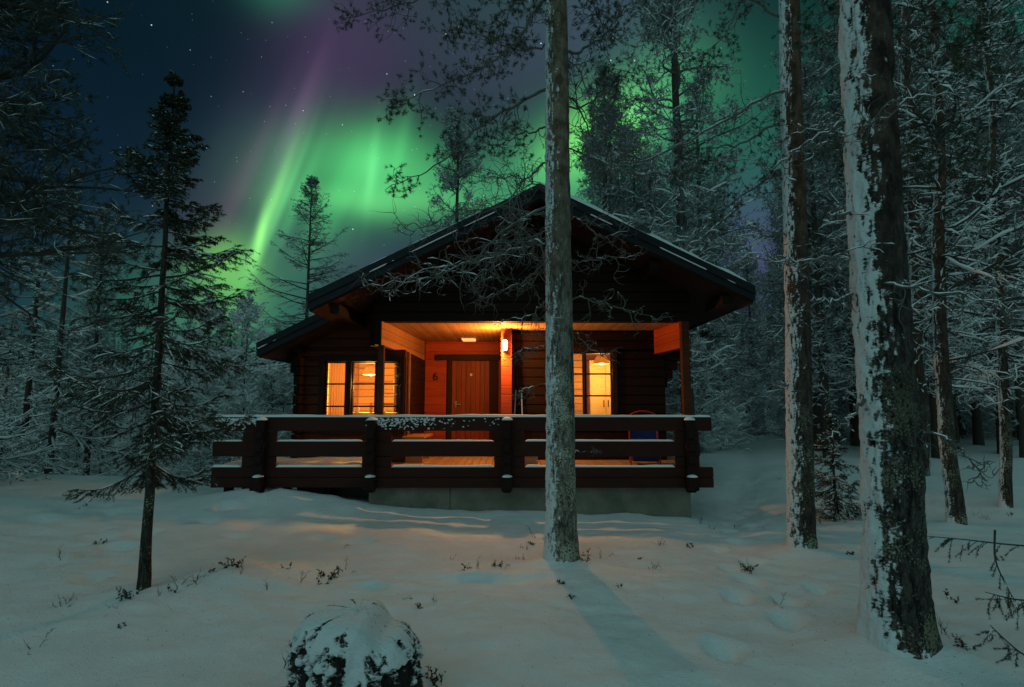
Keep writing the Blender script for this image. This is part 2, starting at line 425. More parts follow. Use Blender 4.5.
def bark(name, lo, hi, up_lo, up_hi, zmix=(2.5, 5.5), lichen=.0, lich_top=3.0, lich_col=(.30, .32, .22)):
    """ridged bark, flaky and redder higher up, lichen spots low down, wind-packed snow where the 'snow' attribute says"""
    def f(nt, b):
        v = tcoord(nt, (1, 1, .28)); r = nz(nt, v, 26, 6, .7); fl = nz(nt, tcoord(nt, (1, 1, .5)), 11, 5, .6)
        c = ramp(nt, r, [(.40, lo), (.60, hi)])
        c = mixc(nt, .6, c, ramp(nt, nz(nt, tcoord(nt, (1, 1, .45)), 70, 3, .7), [(.42, (.35, .35, .35)), (.58, (1, 1, 1))]), 'MULTIPLY')
        c2 = mixc(nt, .5, ramp(nt, fl, [(.40, up_lo), (.62, up_hi)]), ramp(nt, nz(nt, tcoord(nt, (1, 1, .4)), 50, 4, .7), [(.40, (.4, .4, .4)), (.58, (1, 1, 1))]), 'MULTIPLY')
        t = nt.nodes.new('ShaderNodeTexCoord'); s_ = nt.nodes.new('ShaderNodeSeparateXYZ'); nt.links.new(t.outputs['Object'], s_.inputs[0])
        z = E(s_.outputs[2], nt)
        c = mixc(nt, smooth(z, *zmix).k, c, c2)
        if lichen:
            vo = nt.nodes.new('ShaderNodeTexNoise'); vo.inputs['Scale'].default_value = 62; vo.inputs['Detail'].default_value = 3; nt.links.new(tcoord(nt), vo.inputs['Vector'])
            big = nz(nt, tcoord(nt), 3.2, 2)
            e = E(vo.outputs['Fac'], nt) + (E(big, nt) - .5) * .9 + (lichen - .5) * .5
            m_ = smooth(e, .60, .66) * smooth(z, lich_top, lich_top * .4)
            c = mixc(nt, m_.k, c, lich_col)
        a = nt.nodes.new('ShaderNodeAttribute'); a.attribute_name = 'snow'
        sm = smooth(E(a.outputs['Fac'], nt) + (E(nz(nt, tcoord(nt, (1, 1, 2.2)), 26, 8, .8), nt) - .5) * 2.4, .40, .66)
        c = mixc(nt, sm.k, c, (.74, .77, .79))
        nt.links.new(c, b.inputs['Base Color'])
        bump(nt, b, mixc(nt, .5, r, nz(nt, tcoord(nt, (1, 1, 2)), 40, 5, .7)), 1.0, .03)
    return mat(name, hi, .85, f, .15)
M['bark_c'] = bark('grey_bark', (.062, .055, .046), (.31, .285, .24), (.10, .075, .05), (.27, .205, .15), (2.0, 5.0), .56, 3.4, (.42, .41, .32))
M['bark_r'] = bark('dark_plated_bark', (.014, .012, .011), (.095, .084, .074), (.028, .019, .016), (.105, .072, .056), (1.5, 4.0), .55, 2.2, (.19, .19, .125))
M['bark_p'] = bark('pine_bark', (.030, .024, .020), (.10, .075, .060), (.060, .032, .022), (.16, .085, .055), (1.5, 5.0), .50, 2.0)
M['bark_s'] = bark('spruce_bark', (.022, .019, .017), (.075, .064, .055), (.025, .02, .018), (.07, .06, .05), (8, 12), .45, 2.0)
M['stumpbark'] = bark('stump_bark', (.010, .010, .009), (.045, .04, .035), (.02, .02, .02), (.05, .05, .05), (8, 12))
M['bark_far'] = mat('far_bark', (.065, .048, .038), .9)
M['twig'] = mat('twig_bark', (.060, .052, .045), .9, None, .1)
M['twiggrey'] = mat('dead_twig_bark', (.13, .125, .115), .9, None, .1)
def needle_mat(name, a, bb):
    def f(nt, b):
        g = nz(nt, tcoord(nt), 2.5, 4)
        nt.links.new(ramp(nt, g, [(.3, a), (.7, bb)]), b.inputs['Base Color'])
    return mat(name, bb, .6, f, .25)
M['needle_s'] = needle_mat('spruce_needles', (.020, .034, .022), (.045, .062, .036))
M['needle_p'] = needle_mat('pine_needles', (.026, .042, .026), (.060, .080, .044))
M['needle_l'] = needle_mat('pale_needles', (.03, .045, .036), (.11, .135, .12))
M['needle_far'] = needle_mat('frost_haze_needles', (.045, .062, .052), (.36, .40, .39))  # frost on distant needles, paled further in the colour to stand in for haze
M['rimetwig'] = mat('rime_coated_twig', (.42, .44, .44), .8, None, .1); M['fartwig'] = mat('frosted_twig', (.15, .15, .145), .9, None, .1)
M['leaf'] = mat('dry_leaf', (.045, .035, .022), .8)

# ------------------------------------------------------------------ the setting: ground
def grid_axis(lo, hi, n, c, dens):
    t = np.linspace(-1, 1, n); s = np.sinh(t * dens) / np.sinh(dens)
    return np.where(s < 0, c + s * (c - lo), c + s * (hi - c))
xs = grid_axis(-700, 700, 520, 0, 7.2); ys = grid_axis(-300, 1100, 560, 6.0, 7.4)
XX, YY = np.meshgrid(xs, ys); ZZ = gh(XX, YY)
gg = Geo(); idx = np.arange(XX.size).reshape(XX.shape)
gg.add(np.stack([XX, YY, ZZ], -1).reshape(-1, 3), np.stack([idx[:-1, :-1], idx[:-1, 1:], idx[1:, 1:], idx[1:, :-1]], -1).reshape(-1, 4))
ground = gg.build('snow_ground', M['snow'], smooth=True); ground['kind'] = 'structure'; ground['label'] = 'smooth snow covering the forest clearing'

# ------------------------------------------------------------------ the cabin
LC = .17; Z0 = .70
cabin = thing('log_cabin', 'dark log cabin with a lit porch and low gabled roof', 'cabin', (0, 0, 0))
RX, RZ, SL = .43, 5.06, .495            # ridge x, ridge z (top of roof), slope
def roof_z(x): return RZ - SL * abs(x - RX)
RT = .20                                 # roof thickness
def log_wall(g, x0, x1, y0, y1, z0, z1, openings=(), top=None):
    """courses of squared logs, front at y0; openings = (xa, xb, za, zb); top(x)->z clips under the roof"""
    zs = set([z0, z1]); k = math.ceil((z0 - Z0) / LC)
    z = Z0 + k * LC
    while z < z1: zs.add(round(z, 4)); z += LC
    for (a, b, c, d) in openings: zs.add(c); zs.add(d)
    zs = sorted(zs)
    zs = [z for i, z in enumerate(zs) if i == 0 or z - zs[i - 1] > .004]
    for za, zb in zip(zs[:-1], zs[1:]):
        segs = [(x0, x1)]
        for (a, b, c, d) in openings:
            if za >= c - .003 and zb <= d + .003:
                segs = [q for (p, r) in segs for q in ((p, min(r, a)), (max(p, b), r)) if q[1] - q[0] > .005]
        for (p, r) in segs:
            if top is None: g.box(p, r, y0, y1, za, zb)
            else:
                lb = max(p, top(za)[0]); rb = min(r, top(za)[1]); lt = max(p, top(zb)[0]); rt = min(r, top(zb)[1])
                if rb - lb < .02: continue
                if rt - lt < .02: mid = (lb + rb) / 2; g.prism([(lb, za), (rb, za), (min(max(RX, lb), rb), za + min(zb - za, .5 * (rb - lb)))], y0, y1); continue
                g.prism([(lb, za), (rb, za), (rt, zb), (lt, zb)], y0, y1)
def lims(off):
    def f(z):
        h = (RZ - off - z) / SL
        return (RX - h, RX + h)
    return f
under = lims(RT + .02)
# front gable over the porch (flush with the posts)
g = Geo(); log_wall(g, -2.28, 2.95, 9.40, 9.58, 3.10, 5.0, (), under)
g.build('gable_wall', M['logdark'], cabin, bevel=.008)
# wing wall with the triple window
YL = 10.30
g = Geo(); log_wall(g, -3.88, -1.94, YL, YL + .18, .30, 4.6, [(-3.42, -1.99, 1.25, 2.52), (-2.27, -1.90, 2.70, 4.6)], under)
g.build('wing_wall', M['log'], cabin, bevel=.008)
# porch side wall between the wing and the door wall
g = Geo()
for i in range(12): g.box(-2.10, -1.94, YL + .18, 12.70, Z0 + i * LC, min(Z0 + (i + 1) * LC - .001, 2.698))
g.build('porch_side_wall', M['logy'], cabin, bevel=.008)
# door wall
g = Geo(); log_wall(g, -1.94, -.20, 12.70, 12.88, .60, 3.12, [(-1.46, -.42, .60, 2.72)])
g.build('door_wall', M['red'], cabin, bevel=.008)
# right hand room: front wall, its left flank (facing the door) and its log ends
YR = 10.70
g = Geo(); log_wall(g, 0.0, 2.86, YR, YR + .18, .40, 3.9, [(.87, 1.90, 1.45, 2.72)], under)
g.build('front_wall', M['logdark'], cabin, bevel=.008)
g = Geo()
for i in range(15): g.box(-.20, -.001, YR - .25, 12.70, Z0 + i * LC, Z0 + (i + 1) * LC - .001)
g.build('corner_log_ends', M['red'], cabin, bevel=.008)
g = Geo()
for i in range(19): g.box(2.70, 2.86, YR + .18, 15.6, .5 + i * LC, .5 + (i + 1) * LC - .001)
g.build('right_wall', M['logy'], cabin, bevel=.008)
g = Geo()
for i in range(16): g.box(-3.88, -3.72, YL + .18, 15.6, .5 + i * LC, .5 + (i + 1) * LC - .001)
g.build('left_wall', M['logy'], cabin, bevel=.008)
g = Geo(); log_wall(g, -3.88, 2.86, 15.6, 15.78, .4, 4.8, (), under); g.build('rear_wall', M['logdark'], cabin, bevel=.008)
# crossed log ends at the corners, stepped under the eaves
g = Geo()
for i in range(13): 
    z = .36 + i * LC; 
    g.box(-3.86, -3.74, YL - .24 + (.03 if i % 2 else 0), YL - .002, z, z + LC - .012)
for i, w in enumerate((.07, .14, .21, .30)):
    z = 2.12 + i * LC; g.box(-3.882 - w, -3.882, YL + .01, YL + .17, z, z + LC - .006)
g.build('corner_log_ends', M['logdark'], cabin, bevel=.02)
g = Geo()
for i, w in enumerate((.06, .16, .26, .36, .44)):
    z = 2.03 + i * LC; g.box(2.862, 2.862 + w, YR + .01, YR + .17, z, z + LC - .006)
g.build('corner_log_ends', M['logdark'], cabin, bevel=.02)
g = Geo(); g.tubes([(-3.80, YL - .36, 2.72), (-3.80, YL - .02, 2.72)], [.085, .085], 14); g.tubes([(-3.80, YL - .362, 2.72), (-3.80, YL - .36, 2.72)], [.001, .085], 14)
g.build('purlin_end', M['logdark'], cabin)
# porch: ceiling, floor, beams, posts
g = Geo()
x = -2.165
while x < 2.80: g.box(x, x + .0925, 9.58, 12.70, 3.115, 3.135); x += .0985
g.build('porch_ceiling', M['pine'], cabin, bevel=.004)
g = Geo(); g.box(-2.2, 2.7, 9.58, 12.9, 3.14, 3.16); g.build('ceiling_deck', M['soffit'], cabin)
g = Geo()
for z0, z1 in ((2.70, 2.838), (2.84, 2.978), (2.98, 3.112)): g.prism([(-2.24, 9.56), (-2.17, 9.42), (-1.95, 12.70), (-2.09, 12.70)], z0, z1, 0, 'z')
g.build('side_beam', M['beam'], cabin, bevel=.006)
g = Geo(); g.box(-2.285, -2.175, 9.385, 9.55, 2.70, 3.10); g.box(-2.285, -2.112, 9.58, YL, 3.12, 3.75); g.box(-2.40, -2.246, 9.56, YL, 2.70, 3.10)
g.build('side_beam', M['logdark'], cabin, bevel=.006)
g = Geo()
for z0, z1 in ((2.66, 2.808), (2.81, 2.958), (2.96, 3.112)): g.prism([(2.93, 9.56), (2.83, 9.42), (2.68, YR), (2.80, YR)], z0, z1, 0, 'z')
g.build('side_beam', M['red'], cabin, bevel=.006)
g = Geo()
for z0, z1 in ((3.115, 3.28), (3.29, 3.5)): g.box(2.78, 2.95, 9.58, YR, z0, z1)
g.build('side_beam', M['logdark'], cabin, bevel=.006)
for (px, w) in ((-2.17, .10), (2.88, .13)):
    g = Geo(); g.box(px - w / 2, px + w / 2, 9.39, 9.39 + w, .68, 3.098 if px > 0 else 2.698); g.build('post', M['log'], cabin, bevel=.01)
g = Geo(); g.box(-1.935, -1.90, 10.62, 10.66, .72, 2.69); g.build('post', M['beam'], cabin, bevel=.004)
g = Geo()
x = -4.66
while x < 3.05: g.box(x, x + .114, 9.26, 12.72 if x > -2.0 else YL - .01, .672, .70); x += .12
g.build('porch_floor', M['floor'], cabin, bevel=.004)
g = Geo(); g.box(-4.7, 3.1, 9.27, 9.37, .47, .668); g.box(-4.7, -2.3, 9.9, 10.0, .47, .668)
for x in (-4.6, -3.9, -3.1): g.box(x, x + .12, 9.28, 9.40, -.2, .47); g.box(x, x + .12, 9.9, 10.02, -.2, .466)
g.build('floor_beam', M['raild'], cabin, bevel=.01)
# snow lying on the open end of the deck
n = 40; X, Y = np.meshgrid(np.linspace(-4.69, -2.12, 60), np.linspace(9.28, YL - .01, n))
Z = .702 + .085 * np.minimum(1, np.minimum(X + 4.69, 20 * 1.0) / .06) * (1 - sstep(-2.55, -2.12, X)) * (.75 + .6 * fbm(X * 2.2, Y * 2.2, 0, 3, 4)) * sstep(9.275, 9.33, Y)
g = Geo(); idx = np.arange(X.size).reshape(X.shape); g.add(np.stack([X, Y, Z], -1).reshape(-1, 3), np.stack([idx[:-1, :-1], idx[:-1, 1:], idx[1:, 1:], idx[1:, :-1]], -1).reshape(-1, 4))
g.build('deck_snow', M['snow'], cabin, smooth=True)
# concrete base
g = Geo(); g.box(-2.26, -.98, 9.19, 12.5, -.45, .44); g.box(-.976, 2.82, 9.20, 12.5, -.45, .44); g.box(-3.7, -2.264, 10.0, 12.4, -.4, .44)
g.build('concrete_base', M['conc'], cabin, bevel=.012)
# roof: two slopes in front, a wider eave further back on the left
def slope(g, xa, xb, y0, y1, t=RT, off=0.0, m=0):
    za, zb = roof_z(xa) - off, roof_z(xb) - off
    g.prism([(xa, za - t), (xb, zb - t), (xb, zb), (xa, za)], y0, y1, m)
YF, YE, YB = 8.50, 9.60, 16.2
XL, XLE, XR = -3.05, -4.28, 3.66
g = Geo(); slope(g, XL, RX, YF + .04, YB, RT - .03, .03); slope(g, RX, XR - .02, YF + .04, YB, RT - .03, .03); slope(g, XLE, XL - .001, YE + .04, YB, RT - .03, .03)
g.build('roof', [M['roofing']], cabin)
g = Geo()   # soffit boards under the overhangs
for xa, xb, y0 in ((XL, RX, YF + .05), (RX, XR - .03, YF + .05), (XLE + .02, XL - .001, YE + .05)):
    z = lambda x: roof_z(x) - RT
    y = y0
    while y < 10.7: g.prism([(xa, z(xa) - .022), (xb, z(xb) - .022), (xb, z(xb) - .001), (xa, z(xa) - .001)], y, y + .112); y += .115
g.build('soffit', M['soffit'], cabin)
# bargeboards (two lapped boards each) and eave boards
def barge(xa, xb, y):
    g = Geo(); slope(g, xa, xb, y - .035, y + .035, .20, -.012); slope(g, xa, xb, y - .06, y - .037, .11, -.03)
    g.build('bargeboard', M['fascia'], cabin, bevel=.006)
barge(XL - .02, RX - .001, YF); barge(RX + .001, XR, YF); barge(XLE - .02, XL + .3, YE)
g = Geo(); g.box(XR - .03, XR + .01, YF + .04, YB, roof_z(XR) - RT - .02, roof_z(XR) + .01); g.build('eave_board', M['fascia'], cabin, bevel=.006)
g = Geo(); g.box(XLE - .03, XLE + .01, YE + .04, YB, roof_z(XLE) - RT - .02, roof_z(XLE) + .01); g.build('eave_board', M['fascia'], cabin, bevel=.006)
g = Geo(); g.box(XL - .03, XL + .0, YF + .04, YE + .03, roof_z(XL) - RT - .02, roof_z(XL) + .01); g.build('eave_board', M['fascia'], cabin, bevel=.006)
# purlins carrying the front overhang
for x, ln in ((-2.72, 1), (-1.2, 1), (.43, 1), (2.2, 1), (3.3, 1)):
    zt = roof_z(x) - RT - .03
    if x == .43: zt -= .03
    g = Geo(); g.box(x - .075, x + .075, YF + .12, YL if x < -2.2 else 9.395, zt - .17, zt - .02); g.build('purlin', M['logdark'], cabin, bevel=.015)
# thin snow on the roof
def snowcap(xa, xb, y0, y1, th, seed):
    n1, n2 = 70, 60
    X, Y = np.meshgrid(np.linspace(xa, xb, n1), np.linspace(y0, y1, n2))
    e = np.minimum(np.minimum(X - xa, xb - X) if False else np.abs(X - (xa if abs(xa - RX) > abs(xb - RX) else xb)), Y - y0)
    T = th * sstep(0, .07, e) * (.55 + .9 * fbm(X * 3, Y * 3, 0, 3, seed))
    Z = RZ - SL * np.abs(X - RX) + .014 + T
    g = Geo(); idx = np.arange(X.size).reshape(X.shape); g.add(np.stack([X, Y, Z], -1).reshape(-1, 3), np.stack([idx[:-1, :-1], idx[:-1, 1:], idx[1:, 1:], idx[1:, :-1]], -1).reshape(-1, 4))
    return g.build('roof_snow', M['tsnow'], cabin, smooth=True)
snowcap(XL, RX, YF - .05, YB, .045, 3); snowcap(RX, XR, YF - .05, YB, .12, 5); snowcap(XLE, XL - .03, YE - .05, YB, .05, 7)
g = Geo(); X = np.linspace(XLE, XL, 60)   # snow line lying on the lapped bargeboards
for xa, xb, y in ((XL, -.2, YF), (XLE, XL - .02, YE), (1.2, XR - .03, YF)):
    X = np.linspace(xa, xb, 160); Z = RZ - SL * np.abs(X - RX) + .036
    rr = .012 * sstep(.42, .55, fbm(X * 2.5, X * 0 + y, 0, 3, 8)) + .0015
    g.tubes(np.stack([X, X * 0 + y - .046, Z], 1), rr, 6)
    g.tubes(np.stack([X, X * 0 + y - .055, Z - .112], 1), rr * .8, 6)
g.build('roof_snow', M['tsnow'], cabin, smooth=True)

# ---- door
g = Geo(); g.box(-1.44, -1.34, 12.66, 12.74, .70, 2.70); g.box(-.50, -.30, 12.66, 12.74, .70, 2.70); g.box(-1.70, -.26, 12.64, 12.75, 2.70, 2.83)
g.build('door_frame', M['trim'], cabin, bevel=.006)
door = Geo()
x = -1.338
while x < -.51: door.box(x, min(x + .102, -.502), 12.72, 12.765, .72, 2.695); x += .105
door = door.build('door', M['door'], cabin, bevel=.005)
g = Geo(); g.tubes([(-1.25, 12.70, 1.72), (-1.25, 12.66, 1.72)], [.018, .018], 8); g.bar((-1.26, 12.66, 1.72), (-1.13, 12.66, 1.72), .02, .024); g.box(-1.275, -1.225, 12.71, 12.722, 1.66, 1.80)
g.build('handle', M['brass'], door, bevel=.003)
g = Geo(); g.tubes([(-.91, 12.72, 2.38), (-.91, 12.70, 2.38), (-.91, 12.698, 2.38)], [.032, .030, .001], 12)
g.build('peephole', M['white'], door)
g = Geo(); g.box(-1.3, -.45, 12.60, 12.66, .70, .73); g.build('threshold', M['trim'], cabin, bevel=.004)
# house number on the wall (a part of the cabin: fixed to it)
tcu = bpy.data.curves.new('house_number', 'FONT'); tcu.body = '6'; tcu.size = .26; tcu.extrude = .008; tcu.align_x = 'CENTER'
to = bpy.data.objects.new('house_number', tcu); C.objects.link(to); to.parent = cabin; to.location = (-1.70, 12.685, 2.26); to.rotation_euler = (R(90), 0, 0); tcu.materials.append(M['black'])
bpy.context.view_layer.update()
nm_ = bpy.data.meshes.new_from_object(to.evaluated_get(bpy.context.evaluated_depsgraph_get())); nm_.materials.clear(); nm_.materials.append(M['black']); bpy.data.objects.remove(to)
to = bpy.data.objects.new('house_number', nm_); C.objects.link(to); to.parent = cabin; to.location = (-1.70, 12.685, 2.26); to.rotation_euler = (R(90), 0, 0)
# ---- windows
def window(x0, x1, z0, z1, y, nb=2, w=.024, col=M['trim'], mull=None):
    """one sash: frame, horizontal glazing bars (and a mullion), glass"""
    g = Geo()
    g.box(x0, x0 + w, y, y + .09, z0, z1); g.box(x1 - w, x1, y, y + .09, z0, z1)
    g.box(x0 + w, x1 - w, y + .002, y + .088, z0, z0 + w); g.box(x0 + w, x1 - w, y + .002, y + .088, z1 - w, z1)
    f = g.build('window', col, cabin, bevel=.004)
    for i in range(nb):
        z = z0 + (z1 - z0) * (i + 1) / (nb + 1); m = Geo(); m.box(x0 + w + .001, x1 - w - .001, y + .02, y + .06, z - .014, z + .014); m.build('glazing_bar', col, f)
    m = Geo(); m.box(x0 + w - .003, x1 - w + .003, y + .045, y + .049, z0 + w - .003, z1 - w + .003); m.build('pane', M['glass'], f)
    return f
yw = YL + .02
for (a, b) in ((-3.38, -3.00), (-2.90, -2.46), (-2.42, -2.02)): window(a, b, 1.28, 2.49, yw)
g = Geo(); g.box(-3.48, -3.385, YL - .03, YL + .12, 1.2, 2.58); g.box(-2.995, -2.905, YL - .03, YL + .12, 1.275, 2.495); g.box(-2.455, -2.425, YL - .02, YL + .12, 1.275, 2.495); g.box(-2.015, -1.94, YL - .03, YL + .12, 1.2, 2.58)
g.box(-3.384, -2.016, YL - .032, YL + .12, 2.496, 2.60); g.box(-3.384, -2.016, YL - .05, YL + .12, 1.18, 1.274)
g.build('window_trim', M['trim'], cabin, bevel=.006)
yw = YR + .02
window(.90, 1.355, 1.47, 2.70, yw); window(1.375, 1.885, 1.47, 2.70, yw)
g = Geo(); g.box(.80, .898, YR - .03, YR + .12, 1.38, 2.79); g.box(1.357, 1.373, YR - .015, YR + .12, 1.474, 2.696); g.box(1.887, 1.975, YR - .03, YR + .12, 1.38, 2.79)
g.box(.90, 1.885, YR - .032, YR + .12, 2.702, 2.79); g.box(.90, 1.885, YR - .05, YR + .12, 1.38, 1.468)
g.build('window_trim', M['trim'], cabin, bevel=.006)
# ---- rooms behind the glass
def room(x0, x1, y0, y1, z0, z1):
    g = Geo(); k = 0; z = z0
    while z < z1:
        g.box(x0, x1, y1, y1 + .05, z, min(z + LC - .008, z1)); g.box(x0 - .05, x0, y0, y1, z, min(z + LC - .008, z1)); g.box(x1, x1 + .05, y0, y1, z, min(z + LC - .008, z1)); z += LC
    g.build('room_lining', M['inner'], cabin, bevel=.012)
    g = Geo(); g.box(x0 - .06, x1 + .06, y0 - .01, y1 + .06, z1 + .002, z1 + .03); g.box(x0 - .06, x1 + .06, y0, y1 + .06, z0 - .04, z0 - .005); g.box(x0 - .08, x1 + .08, y1 + .053, y1 + .08, z0 - .04, z1 + .03)
    g.build('room_ceiling', M['pine'], cabin)
room(-3.66, -2.17, YL + .19, 13.6, .72, 2.72)
room(.07, 2.63, YR + .19, 13.4, .72, 2.98)
def plight(name, loc, e, colr, rad, parent=None):
    l = bpy.data.lights.new(name, 'POINT'); l.energy = e; l.color = colr; l.shadow_soft_size = rad
    o = bpy.data.objects.new(name, l); C.objects.link(o)
    if parent: o.parent = parent
    o.location = loc; return o
def lathe(prof, k=20, c=(0, 0, 0)):
    g = Geo(); P = np.array([(c[0], c[1], c[2] + z) for r, z in prof]); 
    a = np.arange(k) * 2 * pi / k
    V = np.array([[(c[0] + r * cos(t), c[1] + r * sin(t), c[2] + z) for t in a] for r, z in prof])
    idx = np.arange(len(prof) * k).reshape(len(prof), k); nx = np.roll(idx, -1, 1)
    g.add(V.reshape(-1, 3), np.stack([idx[:-1], nx[:-1], nx[1:], idx[1:]], -1).reshape(-1, 4)); return g
def pendant(x, y, z, label, e):
    t = thing('pendant_lamp', label, 'lamp', (x, y, z))
    lathe([(.02, .22), (.09, .18), (.16, .05), (.17, .0), (.155, .0), (.08, .165), (.01, .20)]).build('lamp_shade', M['cloth'], t, smooth=True)
    lathe([(.001, -.02), (.05, 0), (.07, .05), (.05, .11), (.001, .13)]).build('bulb', M['lampin'], t, smooth=True)
    g = Geo(); g.tubes([(0, 0, .21), (0, 0, .40)], [.006, .006], 6); g.build('cord', M['black'], t)
    plight('pendant_light', (0, 0, -.22), e, (1.0, .47, .085), .10, t)
    return t
pendant(-2.87, 11.6, 2.32, 'glowing pendant lamp inside the triple window left of the door', 250)
pendant(1.9, 12.1, 2.58, 'pendant lamp inside the right hand cabin window', 115)
# curtains, table and bunk: each a thing of its own
def curtain(x0, x1, y, z0, z1, label, folds=7, seed=0):
    n = folds * 8; X = np.linspace(x0, x1, n); ph = np.linspace(0, folds * 2 * pi, n)
    g = Geo(); rows = 12; V = []
    for r in range(rows):
        t = r / (rows - 1); V.append(np.stack([X, y + .022 * np.sin(ph + .5 * t) * (.5 + t * .6), X * 0 + z1 + (z0 - z1) * t], 1))
    V = np.array(V); idx = np.arange(rows * n).reshape(rows, n)
    g.add(V.reshape(-1, 3), np.stack([idx[:-1, :-1], idx[:-1, 1:], idx[1:, 1:], idx[1:, :-1]], -1).reshape(-1, 4))
    o = g.build('curtain', M['cloth'], smooth=True); tag(o, label, 'curtain')
    so_ = o.modifiers.new('thick', 'SOLIDIFY'); so_.thickness = .003; return o
curtain(-3.40, -3.10, YL + .30, 1.15, 2.55, 'striped curtain hanging in the leftmost cabin window pane', 6)
curtain(.86, 1.08, YR + .30, 1.3, 2.76, 'striped curtain at the left edge of the right hand window', 4)
t = thing('dining_table', 'wooden table inside the cabin behind the triple window', 'table', (-2.75, 11.3, .72))
g = Geo(); g.box(-.55, .55, -.35, .35, .80, .84); g.build('tabletop', M['crate'], t, bevel=.006)
for sx in (-1, 1):
    for sy in (-1, 1): g = Geo(); g.box(sx * .48 - .03, sx * .48 + .03, sy * .28 - .03, sy * .28 + .03, 0, .80); g.build('leg', M['crate'], t)
for i, (x, y, r, h) in enumerate(((-3.0, 11.1, .05, .13), (-2.75, 11.2, .035, .19), (-2.5, 11.05, .07, .07))):
    o = lathe([(.001, 0), (r, 0), (r, h * .6), (r * .55, h * .85), (r * .6, h), (r * .45, h), (.001, h * .1)], 14, (0, 0, 0)).build(('jug', 'bottle', 'bowl')[i], M['white'] if i != 1 else M['furn'], smooth=True)
    o.location = (x, y, 1.561); tag(o, ('white jug on the table inside the triple window', 'brown bottle on the table inside the triple window', 'white bowl on the table inside the triple window')[i], ('jug', 'bottle', 'bowl')[i])
t = thing('wall_shelf', 'open wooden shelf on the back wall seen through the triple window', 'shelf', (-2.6, 13.59, 1.75))
g = Geo()
for z in (0, .24, .48): g.box(-.45, .45, -.20, 0, z, z + .025)
g.build('shelf_board', M['furn'], t)
for xa in (-.475, .452): g = Geo(); g.box(xa, xa + .023, -.2, 0, -.05, .56); g.build('side_panel', M['furn'], t)
t = thing('bunk_bed', 'wooden bunk bed with slatted end behind the right hand window', 'bed', (.75, 12.7, .72))
for x in (-.40, .40):
    for y in (-.5, .5): g = Geo(); g.box(x - .035, x + .035, y - .035, y + .035, 0, 1.85); g.build('post', M['furn'], t, bevel=.005)
g = Geo()
for z in (.35, 1.05, 1.25, 1.45, 1.65): g.box(-.363, .363, -.52, -.49, z, z + .09)
g.build('end_slats', M['furn'], t)
for z in (.45, 1.3): g = Geo(); g.box(-.37, .37, -.46, .46, z, z + .12); g.build('mattress', M['cloth'], t, bevel=.03)
t = thing('wardrobe', 'tall pale wooden wardrobe behind the right hand window', 'wardrobe', (2.12, 13.15, .72))
g = Geo(); g.box(-.36, .36, -.2, .22, 0, 2.0); g.build('cabinet', M['inner'], t, bevel=.006)
for sx in (-1, 1):
    g = Geo(); g.box(min(sx * .008, sx * .35), max(sx * .008, sx * .35), -.225, -.202, .06, 1.95); dd = g.build('door', M['crate'], t, bevel=.004)
    g = Geo(); g.box(sx * .05 - .01, sx * .05 + .01, -.25, -.226, .95, 1.1); g.build('handle', M['black'], dd)

# ---- porch lamp, on the log ends right of the door
lamp = thing('wall_lamp', 'lit wall lamp on the log ends right of the door', 'lamp', (-.13, YR - .252, 2.80))
g = Geo(); g.box(-.045, .045, -.02, -.001, -.12, .10); g.build('wall_plate', M['black'], lamp, bevel=.004)
g = lathe([(.001, -.10), (.038, -.10), (.046, -.02), (.048, .06), (.034, .09), (.001, .095)], 18, (0, -.075, 0)); g.build('lamp_glass', M['lampglass'], lamp, smooth=True)
g = lathe([(.001, .118), (.05, .11), (.056, .092), (.001, .092)], 18, (0, -.075, 0)); g.build('lamp_cap', M['black'], lamp)
PORCH = (1.0, .40, .095)
plight('porch_light', (-.05, -.16, -.02), 155, PORCH, .045, lamp)
g = Geo(); g.box(-.14, .14, -.14, .14, -.045, -.002)
cl = thing('ceiling_light', 'small flat ceiling light in front of the door', 'lamp', (-.92, 12.1, 3.115)); g.build('diffuser', emis('dim_diffuser', (1, .55, .2), .9), cl, bevel=.01)
g = Geo(); g.box(-.16, .16, -.16, .16, -.014, -.001); g.build('light_base', M['white'], cl)

# ------------------------------------------------------------------ porch railing
rail = thing('porch_railing', 'dark timber railing along the porch front with snow on its rails', 'railing', (0, 9.1, .4))
def rl(g, *a): g.box(a[0], a[1], a[2] - 9.1, a[3] - 9.1, a[4] - .4, a[5] - .4)
YA, YBk = 9.10, 9.16
XA, XB = -4.72, 3.16
g = Geo(); rl(g, XA, XB, YA, YBk, 1.30, 1.515); g.build('top_rail', M['rail'], rail, bevel=.012)
g = Geo(); rl(g, XA, XB - .2, YA, YBk, .90, 1.135); g.build('middle_rail', M['rail'], rail, bevel=.012)
g = Geo(); rl(g, XA, XB, YA, YBk, .42, .575); g.build('bottom_rail', M['rail'], rail, bevel=.012)
g = Geo(); rl(g, XA, XB, YA, YBk, .578, .735); g.build('bottom_rail', M['rail'], rail, bevel=.012)
posts = [(-4.25, -3.70), (-2.93 + .02, -1.93), (-.28, .22), (2.57, 2.94)]
posts = [(-4.25, -3.72), (-2.36, -1.90), (-.28, .20), (2.57, 2.95)]
for (a, b) in posts:
    for za, zb in ((1.138, 1.297), (.738, .897)): g = Geo(); rl(g, a, b, YA + .004, YBk - .004, za, zb); g.build('rail_block', M['rail'], rail, bevel=.008)
fp = [-3.93, -2.20, -.08, 2.78]
